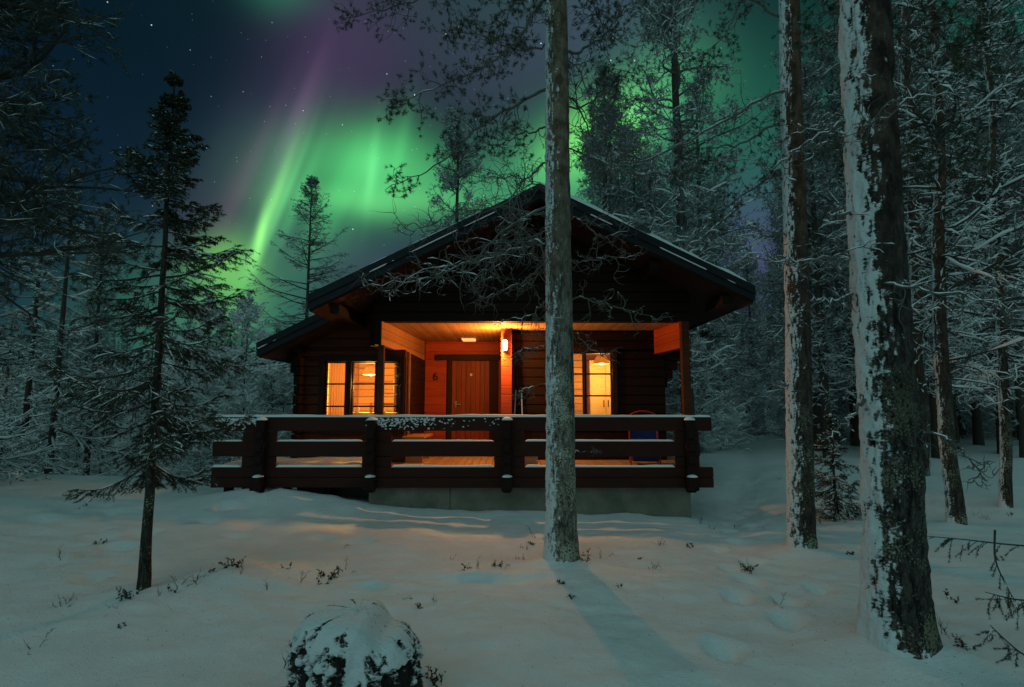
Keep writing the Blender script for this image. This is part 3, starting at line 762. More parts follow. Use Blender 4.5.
for i, x in enumerate(fp):
    g = Geo(); rl(g, x - .07, x + .07, YA - .13, YA - .002, .36 if i else .3, 1.47)
    for z in (1.18, .98, .80): rl(g, x - .055, x + .055, YA - .17, YA - .132, z, z + .12)
    rl(g, x - .085, x + .085, YA - .22, YA - .003, .40, .60)
    p = g.build('post', M['raild'], rail, bevel=.02)
    sg = Geo(); P = []
    for (zc, w, yc, dep, h) in ((1.47, .085, YA - .075, .085, .05), (.60, .08, YA - .12, .10, .035)):
        k, r = 20, 7
        V = []; 
        for j in range(r):
            f = j / (r - 1) * pi / 2
            for q in range(k):
                a = q * 2 * pi / k; V.append((x + w * cos(f) * cos(a) * (1 + .1 * sin(3 * a + i)), yc - 9.1 + dep * cos(f) * sin(a), zc - .4 + h * sin(f) + .002))
        V = np.array(V); idx = np.arange(r * k).reshape(r, k); nx = np.roll(idx, -1, 1)
        sg.add(V, np.stack([idx[:-1], nx[:-1], nx[1:], idx[1:]], -1).reshape(-1, 4))
    sg.build('snow_cap', M['tsnow'], p, smooth=True)
def ridge_snow(g, x0, x1, yc, z, w, h, seed, gaps=0.0):
    n = int((x1 - x0) * 40); X = np.linspace(x0, x1, n)
    hh = h * (.7 + .7 * fbm(X * 3, X * 0, seed, 3, seed)) * np.minimum(1, np.minimum(X - x0, x1 - X) / .03 + .05)
    if gaps: hh = hh * sstep(gaps, gaps + .1, fbm(X * 4, X * 0 + 5, seed, 3, seed + 3)) 
    k = 9; V = []
    for j in range(k):
        a = pi * j / (k - 1); V.append(np.stack([X, X * 0 + yc - 9.1 - w * cos(a), z - .4 + .002 + hh * sin(a) ** .6], 1))
    V = np.array(V); idx = np.arange(k * n).reshape(k, n); g.add(V.reshape(-1, 3), np.stack([idx[:-1, :-1], idx[:-1, 1:], idx[1:, 1:], idx[1:, :-1]], -1).reshape(-1, 4))
yc = (YA + YBk) / 2
g = Geo(); ridge_snow(g, XA + .01, XB - .01, yc, 1.515, .034, .036, 1)
for a, b in zip([XA] + [p[1] for p in posts], [p[0] for p in posts] + [XB]):
    if b < XB: 
        ridge_snow(g, a + .01, b - .01, yc, 1.135, .030, .024, 2); ridge_snow(g, a + .01, b - .01, yc, .735, .030, .030, 3)
# frosted blotches clinging to the front face of the top rail
rr = np.random.RandomState(3)
for (x0, x1, n_) in ((-2.3, -1.2, 260), (-4.6, -3.9, 180), (-1.2, .0, 30)):
    c = np.stack([rr.uniform(x0, x1, n_), np.full(n_, YA - 9.1 - .002), 1.50 - .4 - np.abs(rr.randn(n_)) * .07], 1); c[:, 2] = np.clip(c[:, 2], .93, 1.10)
    r_ = rr.uniform(.003, .012, n_)[:, None]; t_ = np.linspace(-1, 1, 7)[None]; tl = rr.uniform(-1.2, 1.2, n_)[:, None]
    P_ = np.stack([c[:, 0:1] + t_ * r_ * 1.8, c[:, 1:2] + 0 * t_, c[:, 2:3] + t_ * r_ * tl + rr.randn(n_, 7) * .003], -1)
    g.tubes(P_, r_ * np.sqrt(1 - t_ ** 2 * .98), 6)
g.build('snow_cap', M['tsnow'], rail, smooth=True)

# ------------------------------------------------------------------ things on the porch
t = thing('bench', 'low wooden bench on the porch under the triple window', 'bench', (-1.75, 10.6, .70))
g = Geo(); g.box(-.16, .22, -.55, .55, .42, .46); g.build('seat', M['beam'], t, bevel=.006)
for y in (-.45, .42): g = Geo(); g.box(-.12, .18, y, y + .05, 0, .42); g.build('leg', M['beam'], t, bevel=.006)
t = thing('wooden_crate', 'small pale wooden crate on the porch floor near the pine trunk', 'crate', (.26, 9.75, .70), .1)
g = Geo()
for z in (.0, .085, .17): 
    g.box(-.16, .16, -.12, -.105, z + .005, z + .08); g.box(-.16, .16, .105, .12, z + .005, z + .08); g.box(-.16, -.145, -.104, .104, z + .005, z + .08); g.box(.145, .16, -.104, .104, z + .005, z + .08)
g.build('slats', M['crate'], t, bevel=.003)
g = Geo(); g.box(-.144, .144, -.104, .104, .01, .02); g.build('base', M['crate'], t)
def tool(name, label, cat, x, y, lean, h, kind):
    t = thing(name, label, cat, (x, y, .70))
    g = Geo(); top = Vector((lean, .0 + (YR - .06 - y), h)); g.tubes([(0, 0, .25), tuple(top)], [.013, .012], 8); g.build('handle', M['alu'] if kind == 'shovel' else M['crate'], t)
    g = Geo()
    if kind == 'shovel':
        g.tubes([(top.x - .06, top.y, top.z + .10), (top.x + .06, top.y, top.z + .10)], [.011, .011], 6)
        g.tubes([(top.x, top.y, top.z), (top.x - .06, top.y, top.z + .10)], [.009, .009], 6); g.tubes([(top.x, top.y, top.z), (top.x + .06, top.y, top.z + .10)], [.009, .009], 6)
        g.build('grip', M['black'], t)
        g = Geo(); n = 9; xs_ = np.linspace(-.2, .2, n); V = []
        for z in (.0, .17, .34): V.append(np.stack([xs_, .06 * (xs_ / .2) ** 2 * -1 + z * .15 - .03, xs_ * 0 + z], 1))
        V = np.array(V); ix = np.arange(3 * n).reshape(3, n); g.add(V.reshape(-1, 3), np.stack([ix[:-1, :-1], ix[:-1, 1:], ix[1:, 1:], ix[1:, :-1]], -1).reshape(-1, 4))
        o = g.build('blade', M['black'], t, smooth=True); q = o.modifiers.new('s', 'SOLIDIFY'); q.thickness = .006
    else:
        g.prism([(-.14, .02), (.14, .02), (.10, .24), (-.06, .26)], -.03, .03); g.build('bristles', M['crate'], t, bevel=.01)
    return t
tool('snow_shovel', 'aluminium snow shovel leaning by the right porch wall', 'shovel', .20, 10.42, -.02, 1.22, 'shovel')
tool('broom', 'dark broom leaning beside the snow shovel', 'broom', .02, 10.40, .05, 1.28, 'broom')
t = thing('camp_chair', 'blue canvas camp chair with red frame behind the railing', 'chair', (2.28, 9.95, .70), -.15)
for sx in (-1, 1):
    g = Geo(); g.tubes([(sx * .24, -.22, 0), (sx * .24, -.02, .42)], [.014, .014], 8); g.tubes([(sx * .24, .22, 0), (sx * .24, -.2, .42)], [.014, .014], 8); g.build('leg', M['redp'], t)
    g = Geo(); g.tubes([(sx * .24, -.15, .62), (sx * .24, .16, .62)], [.018, .018], 8); g.build('armrest', M['redp'], t)
g = Geo(); a = np.linspace(0, pi, 14); g.tubes(np.concatenate([[(.24, .12, .35)], np.stack([.24 * np.cos(a), .17 + 0 * a, .78 + .12 * np.sin(a)], 1), [(-.24, .12, .35)]]), np.full(16, .015), 8); g.build('back_frame', M['redp'], t, smooth=True)
g = Geo(); g.box(-.23, .23, -.22, .16, .40, .425); g.build('seat', M['blue'], t, bevel=.01)
g = Geo(); g.prism([(.135, .42), (.155, .42), (.185, .80), (.165, .80)], -.225, .225, axis='x'); g.build('backrest', M['blue'], t, bevel=.006)
g = Geo(); g.box(-.22, .22, -.215, .10, .06, .37); g.build('storage_pouch', M['blue'], t, bevel=.03)

# ================================================================== trees
def nrm(a): return a / (np.linalg.norm(a, axis=-1, keepdims=True) + 1e-9)
def grow(P0, D0, L, N, curl, grav, rs, sm=.6):
    B = len(P0); P = np.zeros((B, N, 3)); P[:, 0] = P0; D = nrm(np.array(D0, float)); n = np.zeros((B, 3))
    st = (np.asarray(L) / (N - 1))[:, None] if np.ndim(L) else L / (N - 1)
    gv = np.zeros((B, 3)); gv[:, 2] = grav
    for i in range(1, N):
        n = sm * n + rs.randn(B, 3) * curl
        D = nrm(D + n + gv); P[:, i] = P[:, i - 1] + D * st
    return P
def samp(P, s, b):
    """points and tangents at parameter s (M,) on branches b (M,)"""
    N = P.shape[1]; f = np.clip(s, 0, .9999) * (N - 1); i = f.astype(int); t = (f - i)[:, None]
    A = P[b, i]; Bq = P[b, i + 1]; return A * (1 - t) + Bq * t, nrm(Bq - A)
def taper(r0, N, p=1.0, end=.15):
    t = np.linspace(0, 1, N); r0 = np.atleast_1d(r0)[:, None]; return r0 * ((1 - t) ** p * (1 - end) + end)[None]
def perp(T, rs):
    a = nrm(np.cross(T, rs.randn(*T.shape))); return a
def needles(g, P, T, ln, w, rs, spread=.9, mat=1):
    d = nrm(T * (1 - .55 * spread) + perp(T, rs) * spread); L_ = (ln * rs.uniform(.6, 1.15, len(P)))[:, None]
    s_ = perp(d, rs) * w
    g.tris(P - s_, P + s_, P + d * L_, mat)
def snow_on(g, P, r, rs, cover=.55, off=.6, k=5, lump=.6):
    """lumpy ridges of snow lying along the upper side of branches"""
    B, N, _ = P.shape
    T = np.gradient(P, axis=1); T = nrm(T)
    flat = 1 - sstep(.62, .92, np.abs(T[:, :, 2]))
    n = rs.rand(B, N); n2 = (n + np.roll(n, 1, 1) + rs.rand(B, N) * .6) / 2.6
    R_ = np.asarray(r)[:, None] if np.ndim(r) == 1 else r
    rad = R_ * sstep(1 - cover - .12, 1 - cover + .12, n2) * (1 - lump / 2 + lump * rs.rand(B, N)) * flat
    rad[:, -1] = 0; rad[:, 0] *= .3
    Q = P.copy(); Q[:, :, 2] += rad * off + 0.0
    keep = rad.max(1) > 1e-4
    if keep.any(): g.tubes(Q[keep], rad[keep], k)

def trunk_simple(g, H, r0, rs, k=9, N=14, lean=.02, r1=.12):
    z = np.linspace(-.25, H, N); w = np.cumsum(rs.randn(N, 2) * lean, 0) * .25
    P = np.stack([w[:, 0], w[:, 1], z], 1); P[:2, :2] = 0
    r = r0 * ((1 - np.clip(z / H, 0, 1)) ** .8 * (1 - r1) + r1); r = r * (1 + .35 * np.exp(-np.clip(z, 0, 9) / .25))
    g.tubes(P, r, k); return P
def on_trunk(P, t):
    f = np.clip(t, 0, .999) * (len(P) - 1); i = f.astype(int); q = (f - i)[:, None]; return P[i] * (1 - q) + P[i + 1] * q

def spruce(name, H, Rad, seed, n1=90, base=.12, k2=12, k3=5, nd=7, nl=.018, nw=.0016, twig3=.07, r0=.06, label='', cat='tree', group=None, cover=.5, snow_r=.012, loc=(0, 0, 0), droop=.25, hero=False, mats=None, power=.85, trunkmat=None, bare=0.0, prof=None, l2=(.12, .42)):
    rs = np.random.RandomState(seed); root = thing(name, label, cat, loc, 0, group)
    g = Geo(); TP = trunk_simple(g, H, r0, rs, 12 if hero else 7, 30 if hero else 10, .012)
    tr_ = g.build('trunk', trunkmat or M['bark_s'], root, smooth=True, attr='snow')
    t = base + (1 - base) * np.sort(rs.rand(n1)) ** 1.0; t = np.clip(t, 0, .975)
    zfrac = t; az = rs.rand(n1) * 2 * pi
    Lr = Rad * ((1 - zfrac) / (1 - base)) ** power * rs.uniform(.42, 1.18, n1) + .025
    if prof: Lr = Rad * np.interp(zfrac, *prof) * rs.uniform(.60, 1.12, n1) + .02
    el = -.16 + .95 * zfrac ** 2 + rs.randn(n1) * .10
    D = np.stack([np.cos(az) * np.cos(el), np.sin(az) * np.cos(el), np.sin(el)], 1)
    P0 = on_trunk(TP, (t * H + .25) / (H + .25))
    N = 9 if hero else 6
    P1 = grow(P0, D, Lr, N, .05, 0, rs)
    s = np.linspace(0, 1, N)[None]; P1[:, :, 2] += (-droop * np.sin(s * pi * .9) * .45 * Lr[:, None] * (1 - zfrac)[:, None]) + (.12 * s ** 3 * Lr[:, None])
    g = Geo(); g.tubes(P1, taper(.004 + .011 * Lr, N), 4, 0)
    sg = Geo()
    B = n1; b2 = np.repeat(np.arange(B), k2); s2 = np.tile(np.linspace(.10, .98, k2), B) + rs.randn(B * k2) * .02
    if bare: keep = (s2 > bare * (1 - zfrac[b2]) * 1.3); b2 = b2[keep]; s2 = s2[keep]
    Q, T = samp(P1, s2, b2); side = np.where(rs.rand(len(b2)) < .5, -1, 1)[:, None]
    lat = nrm(np.cross(T, [0, 0, 1.0])) * side
    D2 = nrm(T * .75 + lat * .8 + rs.randn(len(b2), 3) * .14 + np.array([0, 0, -.12 - droop * .5]))
    L2 = Lr[b2] * (l2[0] + l2[1] * (1 - s2)) * rs.uniform(.6, 1.2, len(b2)) + .03
    P2 = grow(Q, D2, L2, 4, .06, -.07, rs)
    g.tubes(P2, taper(.0022 + .004 * L2, 4), 3, 0)
    b3 = np.repeat(np.arange(len(P2)), k3); s3 = rs.rand(len(b3)) * .9 + .08
    Q3, T3 = samp(P2, s3, b3)
    lat = nrm(np.cross(T3, [0, 0, 1.0])) * np.where(rs.rand(len(b3)) < .5, -1, 1)[:, None]
    D3 = nrm(T3 * .8 + lat * .7 + rs.randn(len(b3), 3) * .22 + np.array([0, 0, -.10]))
    L3 = twig3 * rs.uniform(.5, 1.3, len(b3)) * (.14 + Lr[b2[b3]] / Rad * .90)
    P3 = grow(Q3, D3, L3, 3, .05, -.04, rs)
    def nd_on(P, Lx, cnt, lo=0.0):
        bb = np.repeat(np.arange(len(P)), cnt); ss = lo + (1 - lo) * rs.rand(len(bb)); q, tt = samp(P, ss, bb)
        needles(g, q, tt, nl, nw, rs)
    nd_on(P3, L3, nd); nd_on(P2, L2, int(nd * 1.8)); nd_on(P1, Lr, int(nd * 3), .5)
    cr = g.build('crown', [M['twig'], mats or M['needle_s']], root)
    snow_on(sg, P2, snow_r * rs.uniform(.6, 1.3, len(P2)), rs, cover, .9)
    snow_on(sg, P3, snow_r * .75 * rs.uniform(.5, 1.3, len(P3)), rs, cover * .85, .9, 4)
    snow_on(sg, P1, snow_r * 1.2 * rs.uniform(.6, 1.3, len(P1)), rs, cover, .9)
    sn = sg.build('snow_load', M['tsnow'], root, smooth=True)
    KIDS[root.name] = [tr_, cr, sn]; return root

def pine(name, H, Rad, seed, n1=60, base=.3, dead=20, k2=8, k3=4, tuft=14, nl=.05, nw=.003, r0=.13, label='', cat='tree', group=None, cover=.45, snow_r=.02, loc=(0, 0, 0), trunkmat=None, ndl=None, twm=None, lift=.25, curl=.16, twigs_dead=8, crown_pow=.6, hero=False):
    rs = np.random.RandomState(seed); root = thing(name, label, cat, loc, 0, group)
    g = Geo(); TP = trunk_simple(g, H, r0, rs, 8, 12, .05)
    tr_ = g.build('trunk', trunkmat or M['bark_p'], root, smooth=True, attr='snow')
    t = np.clip(base + (1 - base) * rs.rand(n1), 0, .985); az = rs.rand(n1) * 2 * pi; q = (t - base) / (1 - base)
    Lr = Rad * np.clip(1.15 - q, .1, 1) ** crown_pow * rs.uniform(.5, 1.15, n1)
    el = -.15 + lift + .7 * q ** 1.5 + rs.randn(n1) * .18
    D = np.stack([np.cos(az) * np.cos(el), np.sin(az) * np.cos(el), np.sin(el)], 1)
    P1 = grow(on_trunk(TP, (t * H + .25) / (H + .25)), D, Lr, 8, curl * .7, .01, rs)
    g = Geo(); sg = Geo(); g.tubes(P1, taper(.008 + .014 * Lr, 8), 5, 0)
    b2 = np.repeat(np.arange(n1), k2); s2 = rs.uniform(.22, 1, len(b2)); Q, T = samp(P1, s2, b2)
    D2 = nrm(T * .7 + perp(T, rs) * .8 + np.array([0, 0, .12])); L2 = Lr[b2] * (.15 + .35 * (1 - s2)) * rs.uniform(.5, 1.3, len(b2)) + .08
    P2 = grow(Q, D2, L2, 5, curl, .02, rs); g.tubes(P2, taper(.004 + .006 * L2, 5), 4, 0)
    b3 = np.repeat(np.arange(len(P2)), k3); s3 = rs.uniform(.3, 1, len(b3)); Q3, T3 = samp(P2, s3, b3)
    D3 = nrm(T3 * .7 + perp(T3, rs) * .7 + np.array([0, 0, .18])); L3 = rs.uniform(.05, .22, len(b3)) * (.5 + Rad * .25)
    P3 = grow(Q3, D3, L3, 3, curl, .05, rs); g.tubes(P3, taper(np.full(len(P3), .003), 3), 3, 0)
    bb = np.repeat(np.arange(len(P3)), tuft); ss = .35 + .65 * rs.rand(len(bb)); q_, tt = samp(P3, ss, bb)
    needles(g, q_, tt, nl, nw, rs, .75)
    if dead:
        t = rs.uniform(.5 * base + .03, base + .15, dead); az = rs.rand(dead) * 2 * pi; el = rs.uniform(-.5, .15, dead); Ld = Rad * rs.uniform(.3, .95, dead)
        D = np.stack([np.cos(az) * np.cos(el), np.sin(az) * np.cos(el), np.sin(el)], 1)
        PD = grow(on_trunk(TP, (t * H + .25) / (H + .25)), D, Ld, 8, curl * .8, -.02, rs); g.tubes(PD, taper(.006 + .009 * Ld, 8), 4, 0)
        b2 = np.repeat(np.arange(dead), twigs_dead); s2 = rs.uniform(.2, 1, len(b2)); Q, T = samp(PD, s2, b2)
        PE = grow(Q, nrm(T * .6 + perp(T, rs)), Ld[b2] * rs.uniform(.1, .45, len(b2)), 6, curl * 1.5, -.04, rs); g.tubes(PE, taper(np.full(len(PE), .0045), 6), 3, 0)
        b3 = np.repeat(np.arange(len(PE)), 3); Q, T = samp(PE, rs.uniform(.3, 1, len(b3)), b3)
        PF = grow(Q, nrm(T * .6 + perp(T, rs)), rs.uniform(.08, .3, len(b3)), 4, curl * 1.5, -.03, rs); g.tubes(PF, taper(np.full(len(PF), .003), 4), 3, 0)
        for Pq, m in ((PD, 1.3), (PE, .8), (PF, .6)): snow_on(sg, Pq, snow_r * m * rs.uniform(.5, 1.2, len(Pq)), rs, cover, .8)
    cr = g.build('crown', [twm or M['twig'], ndl or M['needle_p']], root)
    for Pq, m in ((P1, 1.4), (P2, 1.0), (P3, .9)): snow_on(sg, Pq, snow_r * m * rs.uniform(.5, 1.3, len(Pq)), rs, cover, .8)
    sn = sg.build('snow_load', M['tsnow'], root, smooth=True)
    KIDS[root.name] = [tr_, cr, sn]; return root

# ---- hero trunks: displaced bark with snow packed on the windward (left) side
def hero_trunk(parent, H, r0, r1, bmat, seed, lean=(0, 0), k=96, dz=.02, snow=.5, sdir=(-1, -.25), plate=.012, flare=.35, wob=.03, snow_z=None):
    z = np.arange(-.35, H, dz); a = np.arange(k) * 2 * pi / k; Z, A = np.meshgrid(z, a, indexing='ij')
    ca, sa = np.cos(A), np.sin(A); t = np.clip(Z / H, 0, 1)
    r = r0 + (r1 - r0) * t + flare * r0 * np.exp(-np.clip(Z + .05, 0, 9) / .28) * (1 + .35 * np.cos(3 * A + seed))
    q = r0 * 9
    rid = 1 - np.abs(vnoise(ca * q * 1.6 + 9, sa * q * 1.6, Z * 5.5, seed) - .5) * 2
    rid2 = fbm(ca * q * 2.5, sa * q * 2.5, Z * 14, 3, seed + 3)
    r = r + plate * (rid - .6) + plate * .9 * (rid2 - .5)
    f = (ca * sdir[0] + sa * sdir[1]) / math.hypot(*sdir)
    n = fbm(ca * 3 + 1, sa * 3, Z * 3.2, 4, seed + 7); n2 = fbm(ca * 8, sa * 8, Z * 16, 3, seed + 9)
    s_ = f * .9 + (n - .5) * 1.0 + (n2 - .5) * 1.9 - (1 - snow)
    if snow_z is not None: s_ = s_ + snow_z(Z)
    s_ = s_ + .9 * np.exp(-np.clip(Z + .02, 0, 9) / .05)
    s_ = np.clip(s_ * .95 + .5, 0, 1)
    r = r + sstep(.35, .9, s_) * (.004 + .018 * fbm(ca * 9, sa * 9, Z * 22, 3, seed + 11))
    cx = lean[0] * Z + wob * (vnoise(Z[:, :1] * .7, Z[:, :1] * 0 + seed, 0, seed) - .5); cy = lean[1] * Z + wob * (vnoise(Z[:, :1] * .7, Z[:, :1] * 0 + seed + 5, 0, seed) - .5)
    V = np.stack([cx + r * ca, cy + r * sa, Z], -1); idx = np.arange(Z.size).reshape(Z.shape); nx = np.roll(idx, -1, 1)
    g = Geo(); g.add(V.reshape(-1, 3), np.stack([idx[:-1], nx[:-1], nx[1:], idx[1:]], -1).reshape(-1, 4), 0, s_.ravel())
    return g.build('trunk', bmat, parent, smooth=True, attr='snow')

def at(u, v, Y):
    d = ray_of(u, v); t = Y / d.y; return np.array([d.x * t, Y, 1.7 + d.z * t])
def spline(pts, N):
    pts = np.array(pts, float); s = np.r_[0, np.cumsum(np.linalg.norm(np.diff(pts, axis=0), axis=1))]; t = np.linspace(0, s[-1], N)
    P = np.stack([np.interp(t, s, pts[:, i]) for i in range(3)], 1)
    for _ in range(3): P[1:-1] = (P[:-2] + 2 * P[1:-1] + P[2:]) / 4
    return P
def limb(g, sg, main, r0, rs, k2, l2, live, curl=.25, grav=-.02, k3=3, cover=.45, snow_r=.012, nl=.035, nw=.0016, tuft=16, start=.15, end=.15, snow2=.5):
    """one big limb (a polyline) with its side twigs; live ones carry needle tufts"""
    N = len(main); P1 = main[None]; g.tubes(P1, taper(r0, N, 1, end), 6, 0)
    b = np.zeros(k2, int); s2 = rs.uniform(start, 1, k2); Q, T = samp(P1, s2, b)
    D = nrm(T * .5 + perp(T, rs)); L2 = l2 * rs.uniform(.3, 1.2, k2) * (1.15 - .5 * s2)
    P2 = grow(Q, D, L2, 12, curl * .45, grav, rs, .75); g.tubes(P2, taper(.0045 + .0045 * L2, 12), 4, 0)
    b3 = np.repeat(np.arange(k2), k3); s3 = rs.uniform(.2, 1, len(b3)); Q, T = samp(P2, s3, b3)
    L3 = L2[b3] * rs.uniform(.15, .6, len(b3)) + .03
    P3 = grow(Q, nrm(T * .6 + perp(T, rs) * .9), L3, 8, curl * .6, grav, rs, .75); g.tubes(P3, taper(np.full(len(P3), .0042), 8), 3, 0)
    if live:
        b4 = np.repeat(np.arange(len(P3)), 2); Q, T = samp(P3, rs.uniform(.5, 1, len(b4)), b4)
        P4 = grow(Q, nrm(T + perp(T, rs) * .6 + np.array([0, 0, .15])), rs.uniform(.03, .09, len(b4)), 3, .1, .05, rs); g.tubes(P4, taper(np.full(len(P4), .0025), 3), 3, 0)
        bb = np.repeat(np.arange(len(P4)), tuft); q_, tt = samp(P4, .2 + .8 * rs.rand(len(bb)), bb); needles(g, q_, tt, nl, nw, rs, .8)
        snow_on(sg, P4, snow_r * rs.uniform(.5, 1.3, len(P4)), rs, cover * .6, .9, 4)
    snow_on(sg, P1, np.full((1, N), 1.0) * taper(max(snow_r * 1.1, r0 * .55), N, .8, .3), rs, cover + .12, .8, 7)
    snow_on(sg, P2, snow_r * .7 * rs.uniform(.4, 1.2, k2), rs, cover * snow2 * 1.4, .9, 4)
    snow_on(sg, P3, snow_r * .5 * rs.uniform(.4, 1.2, len(P3)), rs, cover * snow2, .9, 4)

def hero_tree(name, label, base, H, r0, r1, bmat, seed, limbs, lean=(0, 0), **kw):
    root = thing(name, label, 'tree', base)
    hero_trunk(root, H, r0, r1, bmat, seed, lean, **kw)
    rs = np.random.RandomState(seed + 50); g = Geo(); sg = Geo(); b = np.array(base)
    for L in limbs:
        pts = np.array([at(*p) - b for p in L['p']])
        z = pts[0, 2]; cx, cy = lean[0] * z, lean[1] * z
        pts = np.vstack([[cx, cy, z - .02], pts])
        main = spline(pts, 24); main[2:-1] += rs.randn(21, 3) * .012
        o = dict(L); o.pop('p'); limb(g, sg, main, rs=rs, **o)
    g.build('crown', [M['twiggrey'], M['needle_p']], root)
    sg.build('snow_load', M['tsnow'], root, smooth=True)
    return root

# centre pine
Bx = (.52, 6.28); bz = g1(*Bx)
LV = dict(r0=.022, k2=30, l2=.5, live=True, curl=.30, grav=.0, cover=.30, snow_r=.006, tuft=34, nl=.042, nw=.0018, k3=4)
DD = dict(r0=.015, k2=40, l2=.70, live=False, curl=.55, grav=-.045, cover=.35, snow_r=.007, k3=5)
def L(kind, pts, **k): d = dict(kind); d.update(k); d['p'] = pts; return d
limbsC = [
 L(LV, [(545, -5, 6.35), (515, 45, 6.1), (470, 75, 5.9), (420, 92, 5.7), (385, 110, 5.5)], k2=30),
 L(LV, [(545, 88, 6.35), (505, 112, 6.3), (475, 128, 6.2), (440, 165, 6.1), (385, 190, 5.9)], k2=26, l2=.4),
 L(LV, [(545, -40, 6.35), (480, -20, 6.3), (400, 5, 6.4), (340, 20, 6.6)], k2=34, l2=.45),
 L(LV, [(546, 128, 6.4), (520, 135, 6.6), (490, 150, 6.9)], k2=16, r0=.015),
 L(LV, [(546, 160, 6.3), (525, 180, 6.0), (505, 205, 5.8), (470, 215, 5.6)], k2=14, r0=.015, live=False, curl=.4),
 L(LV, [(546, -60, 6.35), (515, 0, 6.1), (490, 50, 5.9), (478, 95, 5.8)], k2=24, r0=.014, l2=.4),
 L(LV, [(546, 45, 6.4), (520, 52, 6.7), (480, 35, 7.0), (430, 30, 7.2)], k2=30, r0=.014, l2=.45),
 L(LV, [(547, -90, 6.3), (560, -30, 5.9), (520, 20, 5.6)], k2=20, r0=.014, l2=.4),
 L(LV, [(575, -30, 6.4), (600, 20, 6.6), (615, 80, 6.8)], k2=26, r0=.014, l2=.45),
 L(DD, [(574, 150, 6.4), (600, 165, 6.6), (640, 150, 6.8)], k2=30, r0=.011, l2=.5, cover=.3),
 L(DD, [(574, 60, 6.3), (595, 110, 6.1), (620, 125, 6.0)], k2=26, r0=.011, l2=.5, cover=.3),
 L(DD, [(546, 190, 6.5), (520, 175, 6.8), (480, 180, 7.1)], k2=26, r0=.011, l2=.5, cover=.3),
 L(DD, [(546, 230, 6.2), (505, 245, 5.8), (470, 285, 5.6)], k2=30, r0=.011, l2=.6, cover=.3),
 L(LV, [(575, 55, 6.4), (605, 35, 6.2), (640, -10, 6.0)], k2=18),
 L(LV, [(574, 110, 6.4), (605, 95, 6.7), (640, 60, 7.0)], k2=18, r0=.014),
 L(DD, [(573, 100, 6.5), (600, 150, 6.4), (625, 175, 6.2)], k2=16, cover=.35),
 L(DD, [(545, 205, 6.3), (510, 225, 6.0), (470, 262, 5.9), (430, 280, 5.8), (360, 288, 5.7)], k2=26, cover=.7, l2=.62, r0=.019),
 L(DD, [(545, 243, 6.3), (515, 248, 5.9), (480, 262, 5.7), (420, 268, 5.6), (395, 290, 5.5)], k2=26, cover=.6),
 L(DD, [(545, 262, 6.3), (520, 285, 6.0), (480, 300, 5.9)], k2=16, r0=.014, l2=.45),
 L(DD, [(545, 215, 6.3), (500, 205, 6.4), (450, 215, 6.5), (405, 235, 6.6)], k2=26, r0=.015),
 L(DD, [(546, 300, 6.3), (530, 315, 6.0), (500, 322, 5.9)], k2=10, r0=.010, l2=.35),
 L(DD, [(575, 262, 6.4), (605, 258, 6.3), (640, 256, 6.2)], k2=14, r0=.012, l2=.4),
 L(DD, [(575, 297, 6.4), (610, 306, 6.2), (655, 318, 6.1)], k2=14, r0=.012, l2=.4),
 L(DD, [(575, 215, 6.4), (600, 238, 6.2), (630, 230, 6.1)], k2=16, r0=.012, l2=.45),
 L(DD, [(575, 330, 6.4), (585, 345, 6.2), (620, 365, 6.1)], k2=7, r0=.009, l2=.35),
 L(DD, [(546, 345, 6.3), (520, 350, 6.1), (505, 372, 6.0)], k2=7, r0=.007, l2=.3),
 L(DD, [(546, 383, 6.3), (525, 388, 6.1), (512, 395, 6.0)], k2=5, r0=.007, l2=.25),
 L(DD, [(577, 452, 6.4), (600, 452, 6.3)], k2=3, r0=.005, l2=.15),
]
hero_tree('pine_tree', 'tall pine with pale lichened trunk directly in front of the cabin', (Bx[0], Bx[1], bz), 9.5, .155, .105, M['bark_c'], 11, limbsC, lean=(.000, 0), sdir=(-1, .1), snow=.45, plate=.012, flare=.26, k=110, dz=.015)
# second trunk, right
B2 = (3.53, 7.15); z2 = g1(*B2)
limbs2 = [
 L(DD, [(780, 88, 7.1), (730, 118, 7.0), (690, 140, 6.8), (640, 165, 6.7), (590, 150, 6.6)], k2=30, r0=.022, l2=.7, cover=.7),
 L(LV, [(782, 120, 7.1), (740, 145, 6.8), (700, 150, 6.6), (680, 180, 6.5)], k2=22, l2=.5),
 L(LV, [(782, 20, 7.2), (740, -10, 7.3), (730, 30, 7.0), (700, 60, 6.8)], k2=26, l2=.55),
 L(DD, [(784, 256, 7.1), (765, 260, 6.8), (745, 256, 6.6)], k2=8, r0=.016, l2=.3, cover=.9),
 L(DD, [(785, 235, 7.1), (770, 230, 6.9), (752, 235, 6.8)], k2=8, r0=.012, l2=.25),
 L(DD, [(810, 300, 7.1), (790, 320, 6.7), (782, 352, 6.6)], k2=5, r0=.012, l2=.25, cover=.7),
 L(DD, [(786, 385, 7.1), (776, 382, 7.0), (770, 372, 6.95)], k2=2, r0=.02, l2=.08, cover=.4),
 L(LV, [(805, 45, 7.2), (840, 30, 7.4), (880, 60, 7.6)], k2=24, l2=.6),
 L(LV, [(805, 150, 7.3), (835, 140, 7.6), (870, 170, 7.9)], k2=20, l2=.6),
 L(LV, [(784, 170, 7.2), (750, 190, 7.4), (715, 215, 7.6)], k2=20, l2=.5),
]
hero_tree('pine_tree', 'reddish pine trunk with a snow strip right of the cabin roof', (B2[0], B2[1], z2), 9.5, .150, .110, M['bark_p'], 21, limbs2, lean=(.030, 0), sdir=(-.9, .44), snow=.66, flare=.10, k=96, dz=.015)
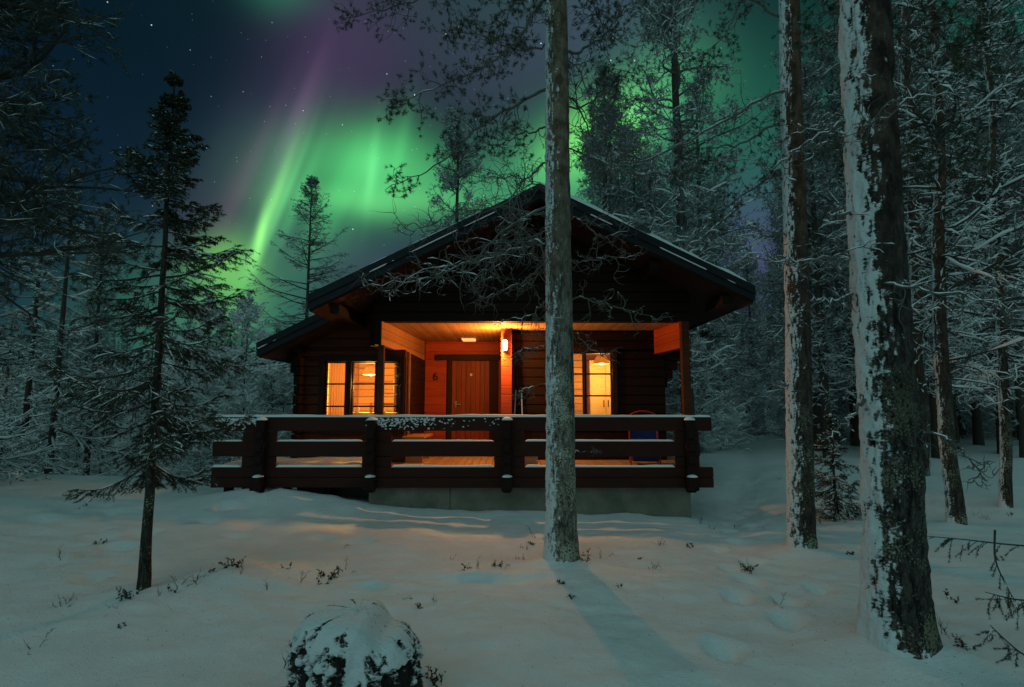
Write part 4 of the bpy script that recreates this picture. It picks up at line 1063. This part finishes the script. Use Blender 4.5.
# big foreground trunk at the right
B3 = (2.68, 4.12); z3 = g1(*B3)
limbs3 = [
 L(DD, [(850, 75, 4.3), (862, 78, 3.9), (878, 74, 3.75)], k2=3, r0=.018, l2=.12, cover=.95),
 L(DD, [(850, 118, 4.2), (820, 135, 4.0), (780, 160, 3.9), (765, 178, 3.9)], k2=12, r0=.014, l2=.3, cover=.8),
 L(DD, [(858, 130, 4.0), (885, 118, 3.7), (910, 96, 3.6), (960, 92, 3.6)], k2=14, r0=.013, l2=.35, cover=.7),
 L(DD, [(850, 112, 4.2), (810, 128, 4.4), (785, 136, 4.5)], k2=8, r0=.010, l2=.25, cover=.7),
 L(DD, [(850, 215, 4.2), (835, 213, 3.9), (870, 215, 3.7)], k2=4, r0=.014, l2=.15, cover=.9),
 L(DD, [(855, 258, 4.2), (825, 258, 4.0), (800, 262, 3.9), (755, 258, 3.9)], k2=10, r0=.014, l2=.3, cover=.9),
 L(DD, [(862, 295, 4.2), (830, 300, 4.1), (810, 300, 4.0)], k2=6, r0=.009, l2=.2, cover=.8),
 L(DD, [(880, 280, 4.0), (925, 292, 3.7), (985, 298, 3.6), (1030, 310, 3.6)], k2=14, r0=.012, l2=.35, cover=.85),
 L(DD, [(868, 398, 4.1), (850, 415, 3.95), (838, 432, 3.9), (825, 436, 3.9)], k2=4, r0=.020, l2=.12, cover=.9),
 L(DD, [(900, 425, 4.1), (955, 440, 3.9), (985, 478, 3.8)], k2=12, r0=.009, l2=.3, cover=.3),
 L(LV, [(900, 30, 4.2), (950, 20, 4.0), (1010, 50, 3.9)], k2=30, l2=.5, r0=.016),
 L(LV, [(905, 170, 4.2), (950, 150, 4.2), (1000, 170, 4.2)], k2=22, l2=.45, r0=.014),
 L(LV, [(850, 20, 4.3), (820, 10, 4.5), (800, 30, 4.7)], k2=14, l2=.35, r0=.014),
]
hero_tree('pine_tree', 'thick dark pine trunk plastered with snow and lichen at the right', (B3[0], B3[1], z3), 7.5, .180, .148, M['bark_r'], 31, limbs3, lean=(.014, -.0), snow=.70, plate=.026, flare=.34, k=150, dz=.012, sdir=(-.84, .54), snow_z=lambda Z: .10 * sstep(1.4, 3.2, Z) - .12 * sstep(1.2, .2, Z))
# thinner trunks at the right, with their own crowns
hero_kids = []
for (x, y, H, r, lab, sd_, u) in ((6.62, 8.8, 11, .105, 'straight slim pine standing right of the thick dark trunk', 41, 0),
                                  (8.68, 10.2, 11, .085, 'thin bare pine trunk near the right edge of the clearing', 42, 0),
                                  (9.7, 13.8, 13, .19, 'dark thick pine just behind the thick foreground trunk', 43, 0)):
    t = pine('pine_tree', H, 1.7, sd_, lift=.2, n1=70, base=.30, dead=34, k2=9, k3=4, tuft=12, nl=.06, nw=.004, r0=r, label=lab, loc=(x, y, g1(x, y)), snow_r=.016, cover=.5)
    t.rotation_euler = (0, R(2.6), 0)
    o = KIDS[t.name][0]; bpy.data.objects.remove(o); KIDS[t.name][0] = hero_trunk(t, H, r, r * .35, M['bark_p'], sd_, (0, 0), k=40, dz=.04, sdir=(-.8, .6), snow=.40, flare=.2, wob=.1)

# left foreground spruce
bS = (-3.2, 5.15); 
sp1 = spruce('spruce_tree', 4.75, .90, 61, n1=118, base=.205, k2=19, k3=8, nd=24, nl=.016, nw=.0021, twig3=.070, r0=.043, label='young spruce with drooping snowy branches left of the porch', loc=(*bS, g1(*bS)), hero=True, cover=.36, snow_r=.0062, droop=.5, trunkmat=M['bark_s'], bare=.10,
            prof=([.2, .26, .36, .50, .65, .78, .88, .95, 1.0], [.60, .88, 1.0, .92, .64, .38, .20, .09, .02]), l2=(.13, .26))
# small spruce between the right hand trunks
bq = (5.17, 9.3)
sp2 = spruce('spruce_tree', 1.65, .66, 62, n1=75, base=.05, k2=12, k3=5, nd=16, nl=.022, nw=.0028, twig3=.08, r0=.028, label='small snowy spruce between the two right trunks', loc=(*bq, g1(*bq)), cover=.42, snow_r=.011, droop=.35)
# two big trees filling the left edge
bL = (-8.1, 7.2)
pine('pine_tree', 12, 2.9, 63, n1=220, base=.28, dead=0, k2=13, k3=7, tuft=48, nl=.055, nw=.0027, ndl=M['needle_l'], r0=.2, label='large pine whose snowy boughs hang in at the upper left', loc=(*bL, g1(*bL)), snow_r=.0062, cover=.42, crown_pow=.35, lift=.0)
bL2 = (-9.6, 9.6)
spruce('spruce_tree', 6.3, 2.1, 64, n1=210, base=.02, k2=14, k3=7, nd=13, nl=.026, nw=.0036, twig3=.10, r0=.10, label='snow laden spruce at the left edge of the clearing', loc=(-9.55, 9.3, g1(-9.55, 9.3) - .1), cover=.55, snow_r=.016, droop=.45, power=.6)

# ---- background forest: a few trees of each kind, then copies
protos = {
 'pine': [pine('pine_tree', 12, 1.9, 71 + i, n1=95, base=.24, dead=52, k2=11, k3=6, tuft=9, nl=.07, nw=.007, r0=.13, label='', snow_r=.0145, cover=.50, curl=.26, loc=(60 + i * 5, -60, 0), trunkmat=M['bark_far'], twigs_dead=9, ndl=M['needle_far'], twm=M['fartwig']) for i in range(3)],
 'spruce': [spruce('spruce_tree', 8.5, 1.55, 81 + i, n1=110, base=.03, k2=11, k3=5, nd=5, nl=.05, nw=.006, twig3=.13, r0=.09, label='', snow_r=.020, cover=.6, loc=(60 + i * 5, -70, 0), trunkmat=M['bark_far'], droop=.35, mats=M['needle_far']) for i in range(2)],
 'thinpine': [pine('pine_tree', 8, 1.15, 91 + i, n1=70, base=.16, dead=14, k2=7, k3=4, tuft=8, nl=.06, nw=.005, r0=.07, label='', snow_r=.010, cover=.4, loc=(60 + i * 5, -80, 0), trunkmat=M['bark_far'], ndl=M['needle_far'], lift=.45, crown_pow=.9) for i in range(2)],
 'birch': [pine('young_birch', 4.2, 1.3, 96 + i, n1=60, base=.08, dead=40, k2=11, k3=6, tuft=0, nl=.01, nw=.001, r0=.035, label='', snow_r=.017, cover=.9, loc=(60 + i * 5, -90, 0), trunkmat=M['bark_far'], twm=M['rimetwig'], lift=.75, curl=.30, twigs_dead=10) for i in range(2)],
}
used = {k: 0 for k in protos}
rf = np.random.RandomState(2024)
def plant(kind, x, y, sc, label, group=None, rz=None, tilt=0):
    lst = protos[kind]; i = used[kind]; used[kind] += 1
    rz = rf.rand() * 6.28 if rz is None else rz
    z = g1(x, y) - .05
    src = lst[i % len(lst)]
    if i < len(lst):
        src.location = (x, y, z); src.rotation_euler = (tilt, 0, rz); src.scale = (sc,) * 3; src['label'] = label
        if group: src['group'] = group
        return src
    r = dup(src, (x, y, z), rz, sc, label, group, tilt)
    if not group and 'group' in r.keys(): del r['group']
    return r
def X(u, Y): return at(u, 400, Y)[0]
# trees one can point at
tz = g1(X(303, 17), 17); spruce('spruce_tree', 8.75 - tz, 2.9, 171, n1=150, base=.10, k2=13, k3=6, nd=6, nl=.045, nw=.0036, twig3=.13, r0=.085, label='pointed conifer standing against the aurora left of the roof', snow_r=.009, cover=.4, loc=(X(303, 17), 17, tz), trunkmat=M['bark_far'], mats=M['needle_far'], droop=.1, power=.75)
plant('pine', X(455, 19), 19, .98, 'pine rising behind the left slope of the cabin roof', rz=1.0)
plant('thinpine', X(272, 19), 19, .62, 'short thin conifer just left of the cabin eave')
plant('pine', X(688, 15), 15, 1.38, 'pine standing close behind the right end of the porch')
plant('pine', X(706, 19), 19, 1.05, 'slim pine second from the right porch corner')
plant('spruce', X(28, 13.5), 13.5, .86, 'tall spruce at the far left behind the snow laden one')
plant('spruce', X(55, 12.5), 12.5, .84, 'spruce behind the snow rise at the far left')
plant('pine', X(92, 15), 15, .62, 'slender pine trunk behind the young spruce')
plant('spruce', X(728, 24), 24, .80, 'snowy spruce behind the path right of the cabin')
plant('birch', X(757, 27), 27, 1.15, 'bent snowy birch leaning over the path', tilt=.25)
plant('birch', X(793, 26), 26, 1.0, 'arching young birch beside the path end')
# forest mass, tree by tree
def occupied(x, y):
    if -5.6 < x < 4.6 and y < 17.2: return True
    if abs(x - (3.9 + .44 * (y - 9.5))) < 1.1 + .03 * (y - 9.5) and y < 36: return True
    return False
pts = []
def scatter(n, u0, u1, y0, y1, kinds, smin, smax, label, group, mind=1.15, vtop=None):
    c = 0; tries = 0
    while c < n and tries < n * 60:
        tries += 1
        y = y0 + (y1 - y0) * rf.rand() ** .8; u = rf.uniform(u0, u1); x = X(u, y)
        if occupied(x, y) or any((x - a) ** 2 + (y - b) ** 2 < mind ** 2 for a, b in pts): continue
        k = kinds[rf.randint(len(kinds))]; sc = rf.uniform(smin, smax)
        if vtop is not None:
            hmax = (at(u, vtop + rf.uniform(-12, 40), y)[2] - g1(x, y)) / {'pine': 12, 'spruce': 8.5, 'thinpine': 8, 'birch': 4.2}[k]; sc = min(sc, hmax)
            if sc < .25: continue
        pts.append((x, y)); plant(k, x, y, sc, label[k], group[k]); c += 1
nm = {'pine': 'pine', 'spruce': 'spruce', 'thinpine': 'thin conifer', 'birch': 'leafless young birch'}
def lab(txt): return {k: f'snowy {v} {txt}' for k, v in nm.items()}
def grp(txt): return {k: f'{v} trees {txt}' for k, v in nm.items()}
scatter(14, 668, 740, 18, 26, ['birch'], .8, 1.2, lab('between the porch corner and the path'), grp('between the porch corner and the path'), .9)
scatter(15, 815, 1060, 15.5, 20, ['pine'], .95, 1.25, lab('among the trunks in the near woods right of the cabin'), grp('in the near woods right of the cabin'), 1.3)
scatter(60, 650, 1090, 21, 32, ['pine', 'pine', 'spruce', 'birch'], .85, 1.2, lab('in the deeper woods right of the cabin'), grp('in the deeper woods right of the cabin'), 1.2)
scatter(60, 560, 1090, 30, 52, ['pine', 'pine', 'spruce'], .9, 1.25, lab('far back in the woods right of the cabin'), grp('far back right of the cabin'), 1.4)
scatter(8, 600, 740, 17.5, 26, ['pine'], .8, 1.15, lab('close behind the right slope of the cabin roof'), grp('behind the right roof slope'), 1.2)
scatter(18, 175, 296, 13.5, 22, ['birch', 'birch', 'birch', 'thinpine'], .7, 1.2, lab('between the young spruce and the cabin'), grp('between the young spruce and the cabin'), .9, 295)
scatter(20, -30, 180, 15, 24, ['spruce', 'thinpine', 'spruce', 'birch'], .5, 1.1, lab('in the woods behind the young spruce'), grp('in the woods behind the young spruce'), 1.0, 290)
scatter(52, -60, 330, 22, 42, ['spruce', 'thinpine', 'thinpine', 'birch'], .5, 1.0, lab('far back in the woods left of the cabin'), grp('far back left of the cabin'), 1.1, 300)
scatter(14, 300, 520, 24, 44, ['spruce', 'thinpine'], .4, .7, lab('hidden low behind the cabin'), grp('low behind the cabin'), 1.2, 330)
for k, lst in protos.items():      # any source left unused is removed
    for o in lst[used[k]:]:
        for c_ in KIDS[o.name]: bpy.data.objects.remove(c_)
        bpy.data.objects.remove(o)

# far wood that reads as one mass
g = Geo(); rs = np.random.RandomState(8)
nT = 500; az = rs.uniform(-1.15, 1.15, nT); rr_ = rs.uniform(55, 95, nT); xs_ = rr_ * np.sin(az); ys_ = rr_ * np.cos(az)
Ht = rs.uniform(8, 13, nT); Ht = np.where(xs_ < 0, np.minimum(Ht, 5.5 + rs.rand(nT) * 5), Ht)
zb = gh(xs_, ys_)
P = np.stack([np.stack([xs_, ys_, zb + Ht * f], 1) for f in (0, .5, 1)], 1); g.tubes(P, taper(np.full(nT, .16), 3), 4, 0)
m = 260; ti = np.repeat(np.arange(nT), m); f = .05 + .95 * rs.rand(len(ti)); rad = 1.7 * (1.08 - f) ** .7 * rs.rand(len(ti)) ** .5; a = rs.rand(len(ti)) * 2 * pi
Cn = np.stack([xs_[ti] + rad * np.cos(a), ys_[ti] + rad * np.sin(a), zb[ti] + f * Ht[ti] - rad * .3], 1)
d1 = nrm(np.stack([np.cos(a), np.sin(a), -.2 + rs.randn(len(ti)) * .35], 1)); L_ = rs.uniform(.25, .6, len(ti))[:, None]; s_ = perp(d1, rs) * .09
sn_ = rs.rand(len(ti)) < .58  # snow-coloured share, raised so the far wood pales as if in haze
for mi, mk in ((1, ~sn_), (2, sn_)): g.tris((Cn - s_)[mk], (Cn + s_)[mk], (Cn + d1 * L_)[mk], mi)
o = g.build('far_forest', [M['bark_far'], M['needle_s'], M['tsnow']]); tag(o, 'distant snowy forest closing off the view all around', 'forest', kind='stuff')

# ------------------------------------------------------------------ foreground: stump, brush, sprigs
def stump():
    x, y = -.85, 3.30; z0 = g1(x, y)
    t = thing('snowy_stump', 'big snow capped tree stump at the bottom of the picture', 'stump', (x, y, z0))
    k, n = 260, 170; A, Fq = np.meshgrid(np.arange(k) * 2 * pi / k, np.linspace(0, 1, n))
    h = .55; q = np.clip((Fq - .55) / .45, 0, 1)
    prof_r = np.where(Fq < .55, .315 + .05 * (1 - Fq / .55), .315 * np.clip(1 - q ** 2.6, 0, 1) ** .5)
    zz = np.where(Fq < .55, -.2 + Fq / .55 * .53, .33 + (h - .33) * np.sin(q * pi / 2))
    ca, sa = np.cos(A), np.sin(A)
    lob = 1 + .06 * np.cos(2 * A + .2) + .05 * (fbm(ca * 2, sa * 2, zz * 2, 3, 5) - .5) * 2
    fine = fbm(ca * 8, sa * 8, zz * 22, 5, 6); n2 = fbm(ca * 2.6, sa * 2.6, zz * 6, 3, 15); vert = fbm(ca * 9, sa * 9, zz * 3, 3, 25)
    s_ = sstep(.30, .56, zz + (n2 - .5) * .25) * .75 + .22 + (fine - .5) * 2.0 + (vert - .5) * .8 + .5 * np.exp(-(zz + .02) ** 2 / .006)
    gap = np.exp(-(((A - 4.85) - (zz - .3) * .7) / .16) ** 2)
    s_ = np.clip(s_ + gap * .9, 0, 1)
    dent = .09 * np.exp(-(((A - 4.85) - (zz - .3) * .7) / .15) ** 2) * sstep(.60, .42, zz)
    r = prof_r * lob * (1 - dent) + (.030 * sstep(.35, .75, s_) + .022 * (fine - .5)) * (1 - q)
    low = -.11 * sstep(.15, .55, r * ca / .33) * sstep(.25, .5, zz) + .03 * np.exp(-((r * ca / .33 - .72) / .2) ** 2) * sstep(.3, .5, zz) + .02 * (n2 - .5) * q
    V = np.stack([r * ca, r * sa, zz + low], -1); idx = np.arange(n * k).reshape(n, k); nx = np.roll(idx, -1, 1)
    g = Geo(); g.add(V.reshape(-1, 3), np.stack([idx[:-1], nx[:-1], nx[1:], idx[1:]], -1).reshape(-1, 4), 0, s_.ravel())
    g.build('stump_body', M['stumpbark'], t, smooth=True, attr='snow')
stump()

def sprig_mesh(seed, h, n, kind):
    rs = np.random.RandomState(seed); g = Geo()
    az = rs.rand(n) * 6.28; el = rs.uniform(.5, 1.4, n); D = np.stack([np.cos(az) * np.cos(el), np.sin(az) * np.cos(el), np.sin(el)], 1)
    P = grow(rs.randn(n, 3) * [.02, .02, 0] - [0, 0, .03], D, h * rs.uniform(.5, 1.1, n), 6, .12, -.01, rs); g.tubes(P, taper(np.full(n, .0035), 6), 4, 0)
    b = np.repeat(np.arange(n), 5); Q, T = samp(P, rs.uniform(.3, 1, len(b)), b); P2 = grow(Q, nrm(T + perp(T, rs) * .8), h * .3 * rs.rand(len(b)) + .01, 3, .1, 0, rs); g.tubes(P2, taper(np.full(len(b), .002), 3), 3, 0)
    b = np.repeat(np.arange(len(P2)), 4 if kind else 1); Q, T = samp(P2, rs.rand(len(b)), b); needles(g, Q, T, .022 if kind else .01, .006 if kind else .002, rs, .8)
    return g
sm = []
for i in range(7):
    o = sprig_mesh(200 + i, (.16, .10, .22, .13, .18, .08, .12)[i], (3, 4, 2, 6, 1, 3, 8)[i], i % 2).build('twig_sprig', [M['twig'], M['leaf']]); sm.append(o)
spots = [(450, 560), (462, 572), (478, 570), (497, 568), (510, 566), (530, 545), (524, 550), (536, 540), (590, 556), (600, 560), (585, 562), (608, 558), (572, 600), (575, 560),
 (300, 582), (318, 585), (268, 590), (330, 578), (415, 600), (418, 608), (435, 602), (345, 572), (290, 570), (240, 575), (232, 568), (205, 575), (212, 572), (196, 582), (180, 585), (170, 592), (160, 598), (128, 600), (120, 610), (122, 628), (65, 605), (32, 650),
 (295, 650), (285, 668), (430, 684), (505, 690), (640, 560), (660, 545), (712, 530), (735, 528), (752, 575), (748, 570), (765, 528), (690, 548), (655, 570), (778, 605), (620, 590), (700, 525), (830, 520), (835, 548), (850, 555), (780, 480), (955, 640), (950, 600), (945, 635), (965, 648), (930, 545), (1000, 560), (985, 520), (975, 515), (1010, 518), (60, 560), (100, 545), (350, 545), (560, 585), (520, 560)]
def ground_at(u, v):
    d = ray_of(u, v); t = 1.0
    lo, hi = .5, 60.0; t = lo
    while t < hi:
        p = d * t; z = 1.7 + p.z
        if z < g1(p.x, p.y): break
        t *= 1.01
    return p.x, p.y
for i, (u, v) in enumerate(spots):
    x, y = ground_at(u, v); src = sm[i % 7]
    o = src if i < 7 else src.copy()
    if i >= 7: C.objects.link(o)
    o.location = (x, y, g1(x, y) - .005); o.rotation_euler = (0, 0, i * 1.3); s_ = (.7 + .6 * ((i * 37) % 10) / 10); o.scale = (s_,) * 3
    near = 'at the foot of the central pine' if 440 < u < 615 and v < 620 else 'left of the central pine' if u < 440 else 'right of the central pine'
    tag(o, f'dry twig sprig poking out of the snow {near}', 'sprig', f'twig sprigs {near}')

# low spruce boughs that reach in from the right edge
def bough(label, pts, seed, n2=16):
    rs = np.random.RandomState(seed); base = at(*pts[0]); t = thing('spruce_bough', label, 'branch', tuple(base))
    main = spline([at(*p) - base for p in pts], 14); g = Geo(); g.tubes(main[None], taper(.008, 14, 1, .3), 5, 0); sg = Geo()
    b = np.zeros(n2, int); s2 = rs.uniform(.25, 1, n2); Q, T = samp(main[None], s2, b)
    lat = nrm(np.cross(T, [0, 0, 1.0])) * np.where(rs.rand(n2) < .5, -1, 1)[:, None]
    P2 = grow(Q, nrm(T * .6 + lat * .6 + [0, 0, -.5] + rs.randn(n2, 3) * .2), rs.uniform(.06, .22, n2), 6, .07, -.08, rs); g.tubes(P2, taper(np.full(n2, .003), 6), 3, 0)
    b = np.repeat(np.arange(n2), 60); Q, T = samp(P2, .25 + .75 * rs.rand(len(b)), b); needles(g, Q, T, .02, .0022, rs, .7)
    g.build('twigs', [M['twig'], M['needle_s']], t)
    snow_on(sg, P2, np.full(n2, .006), rs, .25, .9); sg.build('snow_load', M['tsnow'], t, smooth=True)
bough('long low spruce bough crossing above the snow at the right edge', [(1060, 548, 4.6), (1010, 545, 4.6), (970, 540, 4.5), (925, 536, 4.4)], 301, 14)
bough('drooping spruce twig spray over the snow, middle of the three', [(1060, 602, 4.0), (1015, 600, 3.95), (985, 592, 3.9)], 302, 16)
bough('thin spruce twig curving down near the right edge', [(995, 530, 4.4), (994, 560, 4.35), (1008, 590, 4.3), (1018, 605, 4.3)], 303, 8)
bough('lowest spruce twig spray in the bottom right corner', [(1060, 668, 3.6), (1022, 655, 3.6), (1000, 635, 3.6), (990, 625, 3.6)], 304, 9)

# needles, bark flakes and twig crumbs lying on the snow
rs = np.random.RandomState(77); n = 2600
c = np.array([(.5, 6.3, 1.3), (3.5, 7.1, 1.3), (2.7, 4.2, 1.0), (-3.2, 5.2, 1.1), (0, 5.5, 4.5)])[rs.choice(5, n, p=[.2, .2, .15, .2, .25])]
x = c[:, 0] + rs.randn(n) * c[:, 2]; y = np.clip(c[:, 1] + rs.randn(n) * c[:, 2] * .7, 2.5, 8.8); z = gh(x, y) + .003
a = rs.rand(n) * 6.28; ln = rs.uniform(.004, .018, n); w = rs.uniform(.0012, .004, n)
P = np.stack([x, y, z], 1); d = np.stack([np.cos(a) * ln, np.sin(a) * ln, 0 * a + rs.rand(n) * .004], 1); e = np.stack([-np.sin(a) * w, np.cos(a) * w, 0 * a], 1)
g = Geo(); g.tris(P - e, P + e, P + d, 0)
tag(g.build('forest_litter', M['leaf']), 'needles and bark crumbs scattered over the snow', 'litter', kind='stuff')
